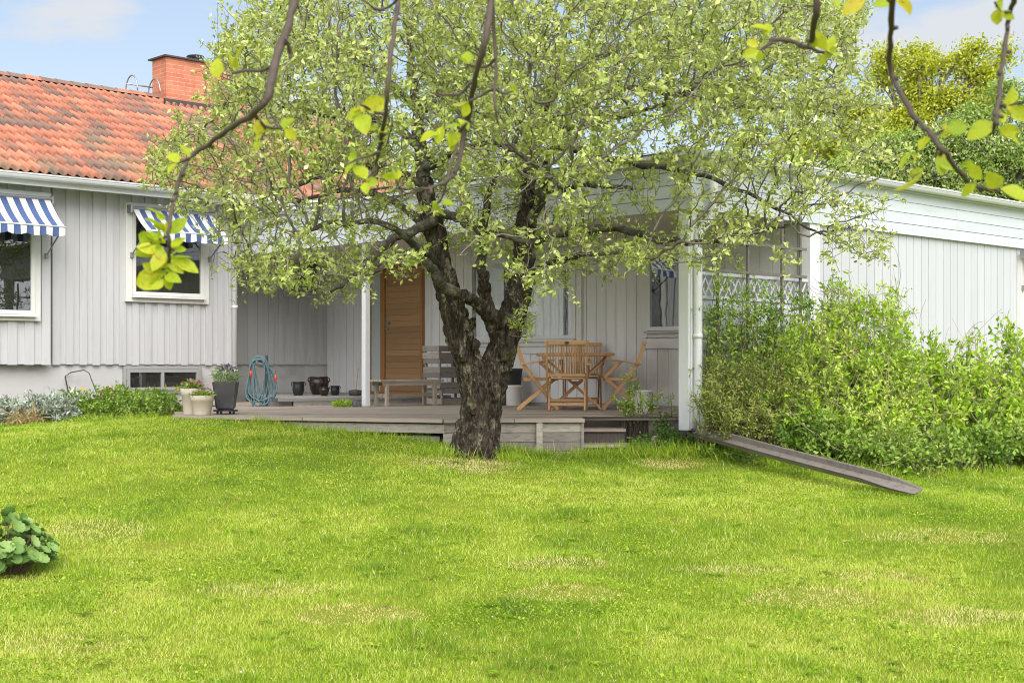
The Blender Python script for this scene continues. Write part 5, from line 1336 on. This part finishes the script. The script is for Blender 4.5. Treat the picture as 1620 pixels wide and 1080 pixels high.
# lady's mantle at the lower left: round pleated leaves on stalks
def mantle():
    d0 = 8.9; la0 = (8-810)/F*d0; T = thing('mantle_plant', C(la0, d0, g1(la0, d0)), 'clump of round pleated leaves on the lawn at the lower left', 'plant')
    tw = Twigs(); V = []; Fc = []; Tn = []
    for k in range(210):
        r = .30*math.sqrt(rng.random()); a = rng.random()*6.28; b = C(la0+r*.4*math.cos(a), d0+r*.4*math.sin(a), 0); h = .30*(1-(r/.34)**2*.75)*rng.uniform(.35, 1.2)+.02
        l, d = la0+r*math.cos(a), d0+r*math.sin(a); b[2] = g1(la0, d0); e = C(l, d, g1(l, d)+h); tw.path(bez(b, (b+e)/2+np.array((0, 0, .06)), e, 4), .003, .0022)
        out = C(math.cos(a), math.sin(a), 0); nr = unit(np.array((out[0]*.55, out[1]*.55, .8)) + rng.normal(0, .28, 3)); s = unit(np.cross(nr, (.3, .2, 1.))); q = np.cross(nr, s); R_ = rng.uniform(.026, .056); m = 27; o = len(V); tn = np.clip(.5+rng.normal(0, .22), 0, 1)
        V.append(e); Tn.append(tn)
        for ring_ in (.55, 1):
            for j in range(m):
                w = .35 + (2*math.pi-.7)*j/(m-1); z = (.16 if j % 3 == 1 else -.02)*ring_ ; rr = R_*ring_*(1 - (.10 if (j % 3 == 0 and ring_ == 1) else 0))
                V.append(e + (s*math.cos(w)+q*math.sin(w))*rr + nr*(R_*(.35*ring_**2 + z*.5))); Tn.append(tn)
        for j in range(m-1):
            Fc.append((o, o+1+j, o+2+j)); Fc += [(o+1+j, o+1+m+j, o+2+m+j), (o+1+j, o+2+m+j, o+2+j)]
    tw.build('stalks', M['red_twig'], T, sides=4); np_mesh('foliage', np.array(V), [np.array(Fc)], M['mantle_leaf'], T, np.array(Tn), smooth=True)
mantle()

# ------------------------------------------------------------------ trees behind the annex
def bgtree(name, label, px, d, top_py, rx, blobs, nleaf, leaf, mat, flat=1, group='trees behind the annex'):
    la = (px-810)/F*d; z0 = -1.2; T = thing(name, C(la, d, z0), label, 'tree', group); topz = (577-top_py)/F*d
    m = MB(); b = C(la, d, z0-.1); top = C(la+.2, d, topz*.72); q = bez(b, (b+top)/2+np.array((.3, -.2, 0)), top, 8); m.tube(q, np.linspace(.28, .08, 8), 10)
    m.build('trunk', M['limb'], T, smooth=True)
    tw = Twigs(); lv = Leaves(); tot = sum(b_[2]*b_[3] for b_ in blobs)
    blobs = [(bx_+rng.normal(0, .75)*br*F/d, by_+abs(rng.normal(0, .8))*bz_*F/d - .25*bz_*F/d, br*s_, bz_*s_) for bx_, by_, br, bz_ in blobs for s_ in rng.uniform(.18, .5, 6)]; tot = sum(b_[2]*b_[3] for b_ in blobs)
    for bx_, by_, br, bz_ in blobs:
        cc = P(bx_, by_, d + rng.normal(0, br*.5)); st = q[rng.integers(3, 8)]; lim = bez(st, (st+cc)/2+np.array((0, 0, .4)), cc, 6); tw.path(lim, .07, .025)
        nk = max(30, int(nleaf*br*bz_/tot)); ns = max(6, nk//26)
        w = rdir(ns); rr = rng.random(ns)**.33; lump = 1 + .35*np.sin(w[:,0]*5+bx_)*np.cos(w[:,2]*6+by_)
        e = cc + w*(rr*lump)[:,None]*np.array((br, br, bz_)); tw.seg(np.repeat(cc[None], ns, 0)+rng.normal(0, br*.2, (ns, 3)), e, .02, .006)
        idx = np.repeat(np.arange(ns), 26); nk = len(idx); pos = e[idx] + rng.normal(0, 1, (nk, 3))*np.array((.17, .17, .13*flat))
        lv.add(pos, rdir(nk, .3), rdir(nk, .9), leaf[0]*rng.uniform(.6, 1.3, nk), leaf[1]*rng.uniform(.7, 1.2, nk), np.clip(rng.normal(.45, .2, ns)[idx]+rng.normal(0, .14, nk), 0, 1))
    tw.build('branches', M['twig'], T, sides=4); lv.build('crown', M[mat], T)
    return T
bgtree('oak_tree', 'yellow-green budding tree rising behind the annex roof', 1455, 40, 50, 2.4,
       [(1400,125,1.1,.9),(1450,100,1.1,.9),(1500,120,1.1,.9),(1540,95,.8,.8),(1550,75,.35,.5),(1430,170,1.2,1),(1490,175,1.3,1),(1380,190,1.2,1.1),(1350,230,1.2,1.2),(1300,210,1.2,1.2),(1440,80,.5,.4),(1545,140,.9,.8),(1470,225,1.5,1),(1330,160,.8,.8)], 42000, (.11,.06), 'oak_leaf')
bgtree('rowan_tree', 'green tree with creamy flower heads, above the right end of the annex roof', 1560, 31, 150, 2.4,
       [(1500,200,.9,.5),(1560,185,.9,.6),(1615,175,.9,.7),(1450,215,.9,.6),(1520,235,1.2,.7),(1590,235,1.2,.8),(1440,260,1,.6),(1640,220,1,1.2),(1390,270,.9,.6),(1560,280,1.3,.6),(1680,200,1.2,1.2),(1600,140,.5,.4)], 36000, (.10,.045), 'rowan_leaf', .6)
bgtree('rowan_tree', 'darker green bushy tree low behind the middle of the annex roof', 1400, 33, 225, 2,
       [(1340,260,1,.7),(1400,265,1,.7),(1280,275,1,.7),(1460,285,1,.6),(1230,265,.9,.6),(1370,300,1.2,.6)], 16000, (.10,.05), 'shrub_leaf')

# ------------------------------------------------------------------ the nearer apple tree whose twigs hang into the view
BR = [
 [(476,-150,.013),(470,-60,.012),(467,0,.0115),(455,45,.011),(437,95,.0105),(425,150,.0095),(402,178,.0085),(370,200,.0075),(330,228,.0065),(300,250,.006),(285,280,.0055),(275,320,.005),(267,360,.0048),(268,395,.0042),(266,415,.004),(257,442,.003)],
 [(640,-150,.008),(634,-60,.0075),(630,0,.007),(622,60,.0065),(614,130,.006),(610,178,.006),(603,215,.0055),(598,250,.005),(591,272,.0042),(576,288,.003)],
 [(784,-150,.010),(780,-60,.0095),(777,0,.009),(769,60,.008),(756,110,.0075),(745,160,.008),(737,200,.0075),(729,240,.0065),(722,268,.006),(705,286,.005),(682,297,.004),(655,300,.003)],
 [(1304,-150,.010),(1297,-60,.009),(1293,0,.0085),(1288,40,.008),(1280,74,.0075),(1252,66,.006),(1225,64,.0055),(1200,82,.0035)],
 [(1418,-150,.008),(1413,-60,.0072),(1411,0,.007),(1409,60,.0065),(1409,110,.0065),(1426,150,.0065),(1450,190,.0065),(1474,214,.006),(1492,238,.0055),(1512,265,.005),(1538,292,.0045),(1570,300,.0035),(1590,297,.002)],
 [(1630,-150,.007),(1615,-60,.006),(1603,0,.0056),(1594,40,.0052),(1590,82,.0052),(1584,122,.005),(1578,165,.0048),(1574,195,.0042),(1571,212,.003)]]
BD = [3.0, 3.2, 3.15, 3.0, 2.65, 2.6]
SUB = {0: [[(432,105,.006),(412,112,.005),(390,112,.0045),(368,116,.004)], [(402,178,.006),(412,195,.0045),(430,203,.004),(446,203,.003)], [(412,192,.004),(420,206,.003),(412,222,.002)], [(452,60,.005),(460,85,.006),(458,92,.004)], [(300,250,.004),(288,256,.004),(281,259,.003)], [(268,372,.003),(250,380,.003),(238,384,.002)], [(268,392,.003),(280,398,.002)], [(470,5,.003),(477,30,.002),(476,46,.001)]],
       1: [[(631,-4,.004),(617,10,.004),(597,16,.004),(585,8,.003),(566,-6,.003)], [(606,180,.006),(592,178,.005),(580,170,.004),(570,166,.003)], [(600,240,.004),(585,247,.004),(565,252,.0035),(548,262,.002)]],
       2: [[(778,2,.006),(782,60,.0055),(785,110,.005),(782,150,.0045),(785,180,.003),(788,196,.002)], [(784,92,.004),(772,104,.0045),(755,106,.004),(738,102,.003)], [(743,160,.004),(760,152,.0045),(780,142,.0045),(798,148,.004),(812,144,.003)], [(745,130,.004),(730,148,.004),(712,150,.004),(700,151,.003)], [(738,195,.005),(726,212,.0045),(722,235,.004),(712,262,.004),(706,292,.0035),(698,315,.003),(692,322,.002)], [(718,272,.004),(724,268,.003),(728,272,.002)], [(680,297,.003),(645,306,.003),(632,296,.0025),(626,284,.002)]],
       3: [[(1280,74,.005),(1295,82,.0045),(1312,83,.004)], [(1290,10,.003),(1280,10,.003),(1272,8,.002)]],
       4: [[(1450,188,.004),(1446,205,.004)], [(1476,214,.005),(1486,210,.004),(1492,206,.003)], [(1492,236,.005),(1484,252,.005),(1480,262,.003)]],
       5: [[(1600,20,.003),(1583,18,.003),(1574,4,.003)], [(1580,165,.005),(1592,168,.005),(1610,165,.004),(1625,160,.003)], [(1573,208,.003),(1562,216,.002)]]}
LF = {0: [(345,95,345,125,.045),(358,82,365,108,.05),(388,80,372,110,.03),(400,195,412,215,.05),(425,190,420,210,.05),(440,215,442,203,.045),(465,190,448,205,.05),(470,215,450,205,.035),(405,222,416,208,.04),(400,235,408,222,.03),(268,245,283,258,.06),(262,270,281,258,.05),(285,232,300,250,.045),
          (240,322,262,348,.07),(222,378,246,384,.08),(215,405,245,385,.07),(262,405,240,386,.06),(290,345,268,370,.06),(288,400,270,396,.06),(252,350,266,365,.05),(308,420,275,412,.085),(216,444,256,436,.08),(250,462,258,440,.06),(280,440,260,436,.07),(262,420,235,415,.05),(235,345,258,365,.07),(252,365,262,385,.07),(270,345,264,375,.06),(228,395,250,400,.075),(262,405,250,425,.07),(290,425,266,405,.075),(302,405,272,410,.07),(245,415,262,400,.08),(275,375,268,395,.07),(228,425,250,430,.06),(270,455,262,436,.05),(285,430,262,428,.05),(245,398,266,410,.055),(232,365,250,382,.055),(278,415,262,432,.05),(240,432,258,438,.04)],
      1: [(608,158,572,168,.10),(555,178,572,168,.07),(573,212,572,180,.085),(556,190,570,172,.05),(610,212,604,200,.05),(588,238,598,222,.07),(575,205,600,205,.05),(612,222,600,225,.05),(545,272,562,256,.055),(552,240,566,252,.05),(585,300,578,288,.05),(596,290,578,287,.05),(560,265,580,284,.05)],
      2: [(738,82,739,102,.03),(725,92,738,102,.028),(820,132,812,144,.035),(818,146,806,146,.03),(724,178,742,160,.05),(708,195,735,200,.06),(718,222,728,210,.06),(740,185,742,165,.045),(665,220,690,210,.06),(690,222,700,200,.04),(738,205,732,190,.035),(680,320,692,322,.045),(716,320,697,320,.045),(700,340,693,322,.045),(622,268,626,284,.055),(608,272,626,284,.045),(637,272,628,284,.04),(720,235,712,205,.04)],
      3: [(1294,50,1308,80,.05),(1325,60,1311,83,.065),(1305,98,1312,84,.055),(1322,85,1312,84,.04),(1190,42,1215,48,.06),(1218,35,1213,55,.05),(1178,90,1200,80,.045),(1205,98,1202,80,.04),(1182,68,1200,72,.04),(1298,62,1285,78,.04)],
      4: [(1342,20,1368,-4,.085),(1436,15,1414,-5,.08),(1398,-2,1412,2,.06),(1330,14,1322,0,.04),(1436,295,1462,268,.11),(1428,258,1446,240,.07),(1500,258,1484,255,.06),(1478,272,1490,240,.055),(1530,205,1496,207,.05),(1508,200,1488,210,.045),(1524,306,1545,292,.06),(1552,282,1530,258,.06),(1618,312,1582,298,.10),(1560,278,1582,296,.07),(1540,252,1520,262,.05),(1452,232,1470,216,.06)],
      5: [(1592,4,1574,6,.045),(1575,28,1578,14,.05),(1600,28,1584,18,.045),(1545,203,1574,195,.09),(1606,142,1592,168,.06),(1600,205,1580,205,.06),(1618,190,1598,168,.07),(1610,222,1590,212,.06),(1590,188,1578,178,.05)]}
nb0 = C(2.2, -1.6, g1(2.2, -1.6))
NT = thing('apple_tree', nb0, 'nearer apple tree whose bare twigs and big blurred leaves hang from the top edge', 'tree')
m = MB(); tp = np.array([nb0-np.array((0, 0, .1)), nb0+np.array((0, 0, .9)), C(2.1, -1.3, .6), C(1.7, 0, 1.35), C(1.0, 1.6, 1.75), C(.2, 2.9, 1.85), C(-.8, 3.3, 1.75)])
tp = cr3(tp, 5); m.tube(tp, np.interp(np.linspace(0, 1, len(tp)), [0, .3, .6, 1], [.17, .13, .07, .02]), 12); m.build('trunk', M['bark'], NT, smooth=True)
for i, b in enumerate(BR):
    m = MB(); dz = BD[i]
    path = np.array([np.r_[P(x, y, dz + .12*math.sin(k*.9+i)), r*.84] for k, (x, y, r) in enumerate(b)])
    up = path[0,:3]; near = tp[np.argmin(np.linalg.norm(tp-up-np.array((0, 0, .8)), axis=1))]
    lead = bez(near, (near+up)/2+np.array((0, 0, .25)), up, 6)[:-1]
    path = np.concatenate((np.c_[lead, np.linspace(.018, b[0][2], 5)], path)); sp_ = cr3(path, 4)
    m.tube(sp_[:,:3] + rng.normal(0, .0012, (len(sp_), 3)), sp_[:,3]*rng.uniform(.88, 1.15, len(sp_)), 9)
    for k in rng.choice(np.arange(24, len(sp_)-3), 9, replace=False): q = sp_[k,:3]; w = rdir(1)[0]*.014; m.tube([q, q+w*.7, q+w], [sp_[k,3]*.9, .0045, .003], 6)
    for s in SUB.get(i, []):
        pp_ = cr3(np.array([np.r_[P(x, y, dz+.03*math.sin(k*1.3)-.02), r*.78] for k, (x, y, r) in enumerate(s)]), 4); m.tube(pp_[:,:3], pp_[:,3]*rng.uniform(.88, 1.12, len(pp_)), 7)
    bo = m.build('branch', M['near_twig'], NT, smooth=True)
    lv = Leaves()
    for (tx, ty, bx_, by_, L) in LF[i]:
        b0, t0_ = P(bx_, by_, dz), P(tx, ty, dz + rng.normal(0, .012)); d = t0_-b0; vis = np.linalg.norm(d); L = max(vis*1.12, L*.62)
        vw = C(0, -1, 0); nr = unit(vw*rng.uniform(.3, .9) + rng.normal(0, .45, 3) + np.array((0, 0, .35)))
        lv.add(b0[None], d[None] + rng.normal(0, .006, (1, 3)), nr[None], L, L*rng.uniform(.56, .76), np.clip(rng.normal(.45, .22), 0, 1))
        if rng.random() < .6:
            lv.add(b0[None], unit(unit(d)+rng.normal(0, .7, 3))[None], rdir(1, .5), L*.5, L*.28, np.clip(rng.normal(.6, .2), 0, 1))
    lv.build('foliage', M['near_leaf'], bo, rows=OVAL, fold=.16, curl=.2)

# ------------------------------------------------------------------ grass
DRY = [((560-810)/F, 970, .42, .10, 1.1), ((880-810)/F, 890, .34, .07, 1.1), ((900-810)/F, 937, .38, .07, 1.1), ((1285-810)/F, 945, .4, .09, .8), ((1400-810)/F, 915, .4, .07, .6), ((1530-810)/F, 975, .5, .1, .5), ((1150-810)/F, 903, .4, .08, .4), ((760-810)/F, 735, .5, .3, .7), ((1060-810)/F, 735, .4, .2, .6), ((440-810)/F, 935, .5, .12, .3), ((160-810)/F, 840, .5, .15, .35), ((1500-810)/F, 850, .6, .15, .3), ((100-810)/F, 1020, .4, .1, .3), ((690-810)/F, 730, .35, .12, .7)]
def depth_at(rx, py):
    d = 10.
    for _ in range(30): d = .5*d + .5*(g1(rx*d, d)*F/(577-py))
    return d
DR = []
for rx, py, w, h, s in DRY: d = depth_at(rx, py); DR.append((rx*d, d, w, h*2.4, s))
def tone_at(la, d):
    t = .42 + (fbm(la*.55, d*.40, 21, 4)-.5)*1.25 + (fbm(la*2.6, d*2.2, 31, 3)-.5)*.75
    dry = np.zeros_like(la)
    for a, b, w, h, s in DR:
        q = ((la-a)/w)**2 + ((d-b)/h)**2 + (fbm(la*3.2, d*3.2, 41, 3)-.5)*1.3
        dry = np.maximum(dry, s*np.clip(1.6*(1.05-q), 0, 1))
    return t, dry
def grass():
    n = 860000
    u = rng.random(n); d = 5.0*(17.8/5.0)**(u**.88); hw = d*.392+1.7; la = rng.uniform(-1, 1, n)*hw
    extra = 26000; d2 = rng.uniform(15.5, 19.6, extra); la2 = rng.uniform(-9, -2.2, extra); d = np.r_[d, d2]; la = np.r_[la, la2]
    xw, yw = la*CT+d*ST, d*CT-la*ST
    pd = np.array(polyd); bad = inside(xw, yw, pd)
    bad |= np.hypot(la+.36, d-14.6) < .30
    bad |= (la < -4.3) & (d > 17.9 + (np.abs(la)-4.3)*.55)
    bad |= (la > 2.6) & (d > 14.75 + np.maximum(la-4.4, 0)*.35)
    bad |= (d > 15.35+np.maximum(-la-.75, 0)*.386) & (la > -.75) & (la < .8)
    t, dry = tone_at(la, d)
    bad |= rng.random(len(la)) < dry*.35
    la, d, t, dry = la[~bad], d[~bad], t[~bad], dry[~bad]; n = len(la); z = gz(la, d)
    clump = fbm(la*4.5, d*4.5, 51, 3)
    tuft = np.clip((fbm(la*3.1, d*2.6, 71, 3)-.60)*7, 0, 1)
    h = (.011 + .020*rng.random(n))*(.6+1.0*clump)*(1-.5*dry)*(1+.9*tuft); long_ = rng.random(n) < .02; h = np.where(long_, h*1.7, h)
    near_edge = np.hypot(la+.36, d-14.6) < .55; h = np.where(near_edge, h*1.5, h)
    wd = (.0018 + .0018*rng.random(n))*(1 + np.clip(d-9, 0, 9)*.10)
    a = rng.random(n)*2*math.pi; lean = h*rng.uniform(.25, 1.0, n)
    sx, sy_ = np.cos(a), np.sin(a); b = rng.random(n)*6.28
    p = Wv(la, d, z-.004); s = np.stack((np.cos(b), np.sin(b), np.zeros(n)), -1)*(wd/2)[:,None]; ld = np.stack((sx*lean, sy_*lean, np.zeros(n)), -1); up_ = np.zeros((n, 3)); up_[:,2] = h
    V = np.stack((p-s, p+s, p+ld*.3+up_*.62-s*.75, p+ld*.3+up_*.62+s*.75, p+ld+up_*.98), 1).reshape(-1, 3); o = (np.arange(n)*5)[:,None]
    tt = np.clip(t - .22*tuft + rng.normal(0, .24, n) + .09*np.clip((11-d)/4, -1, 1), 0, .80); tt = np.where(rng.random(n) < dry*1.25+.05, .9+.1*rng.random(n), tt)
    ob = np_mesh('grass', V, [o+np.array((0, 1, 3, 2))[None], o+np.array((2, 3, 4))[None]], M['grass'], None, np.repeat(tt, 5), base=(0, 0, 0)); ob['kind'] = 'stuff'
    tag(ob, 'short spring lawn of mixed grass with pale dry patches', 'grass')
    # clover and low weeds between the blades
    n = 90000; d = 6*(16.5/6)**rng.random(n); la = rng.uniform(-1, 1, n)*(d*.385+.3); m_ = fbm(la*1.1, d*1.1, 61, 3) > .53
    m_ &= ~inside(la*CT+d*ST, d*CT-la*ST, pd) & ~((la > 2.6) & (d > 14.6)) & ~((d > 15.2) & (la > -.9)); la, d = la[m_], d[m_]; n = len(la); _, dry = tone_at(la, d); k = rng.random(n) > dry*1.2; la, d = la[k], d[k]; n = len(la)
    lv = Leaves(); L = rng.uniform(.010, .022, n); lv.add(Wv(la, d, gz(la, d)+rng.uniform(.010, .028, n)), rdir(n, .1, .5), rdir(n, 1.6), L, L*rng.uniform(.55, .9, n), np.clip(rng.normal(.32, .17, n), 0, .7))
    for k in range(330):                                   # dandelion and plantain rosettes
        dk = 6*(15.5/6)**rng.random(); lk = rng.uniform(-1, 1)*dk*.37
        if (lk > 2.4 and dk > 14) or (dk > 15 and abs(lk) < 1): continue
        m = rng.integers(5, 11); c_ = C(lk, dk, g1(lk, dk)+.012); a = rng.random(m)*6.28; dr = np.stack((np.cos(a), np.sin(a), np.full(m, .35)), -1)
        lv.add(np.repeat(c_[None], m, 0), dr, np.repeat([[0, 0, 1.]], m, 0), rng.uniform(.035, .08, m), rng.uniform(.010, .020, m), np.clip(rng.normal(.3, .15)+rng.normal(0, .08, m), 0, .7))
    ob = lv.build('clover', M['grass'], base=(0, 0, 0), kind='stuff'); tag(ob, 'small clover and weed leaves between the blades of grass', 'clover')
    n = 110; d = 6*(15/6)**rng.random(n); la = rng.uniform(-1, 1, n)*(d*.37); lv = Leaves(); lv.add(Wv(la, d, gz(la, d)+.05), rdir(n, .1), rdir(n, .8), .013, .010, rng.random(n))
    ob = lv.build('petals', M['white_petal'], base=(0, 0, 0), kind='stuff'); tag(ob, 'white petals fallen on the grass', 'petals')
grass()
# taller ragged grass where the mower cannot reach: along the deck, the trunk, the shrubs
lv = Leaves(); L_ = []
def strip(a, b, n, w, hmul=1):
    t = rng.random(n); la = a[0]+(b[0]-a[0])*t + rng.normal(0, w, n); d = a[1]+(b[1]-a[1])*t - np.abs(rng.normal(0, w, n)); return la, d, hmul
for a, b, n, w, hm in (((-3.0,16.2),(-.75,15.2),1500,.10,1),((-.2,15.2),(.8,15.4),700,.06,1),((.8,15.55),(2.2,15.2),1800,.14,1.5),((2.2,15.2),(3.4,14.3),1500,.16,1.3),((3.4,14.3),(6.4,15.2),2400,.12,1.1),((-.9,14.6),(.1,14.5),900,.14,1.2),((-7.6,19.4),(-4.4,17.9),1800,.08,.9)):
    la, d, hm = strip(a, b, n, w, hm); lv.add(Wv(la, d, gz(la, d)-.005), rdir(n, 1.6), rdir(n, 0), rng.uniform(.06, .15, n)*hm, .006, np.clip(rng.normal(.42, .22, n), 0, 1))
ob = lv.build('rough_grass', M['grass'], base=(0, 0, 0), kind='stuff', curl=.45); tag(ob, 'uncut longer grass along the deck, trunk and shrubs', 'grass')
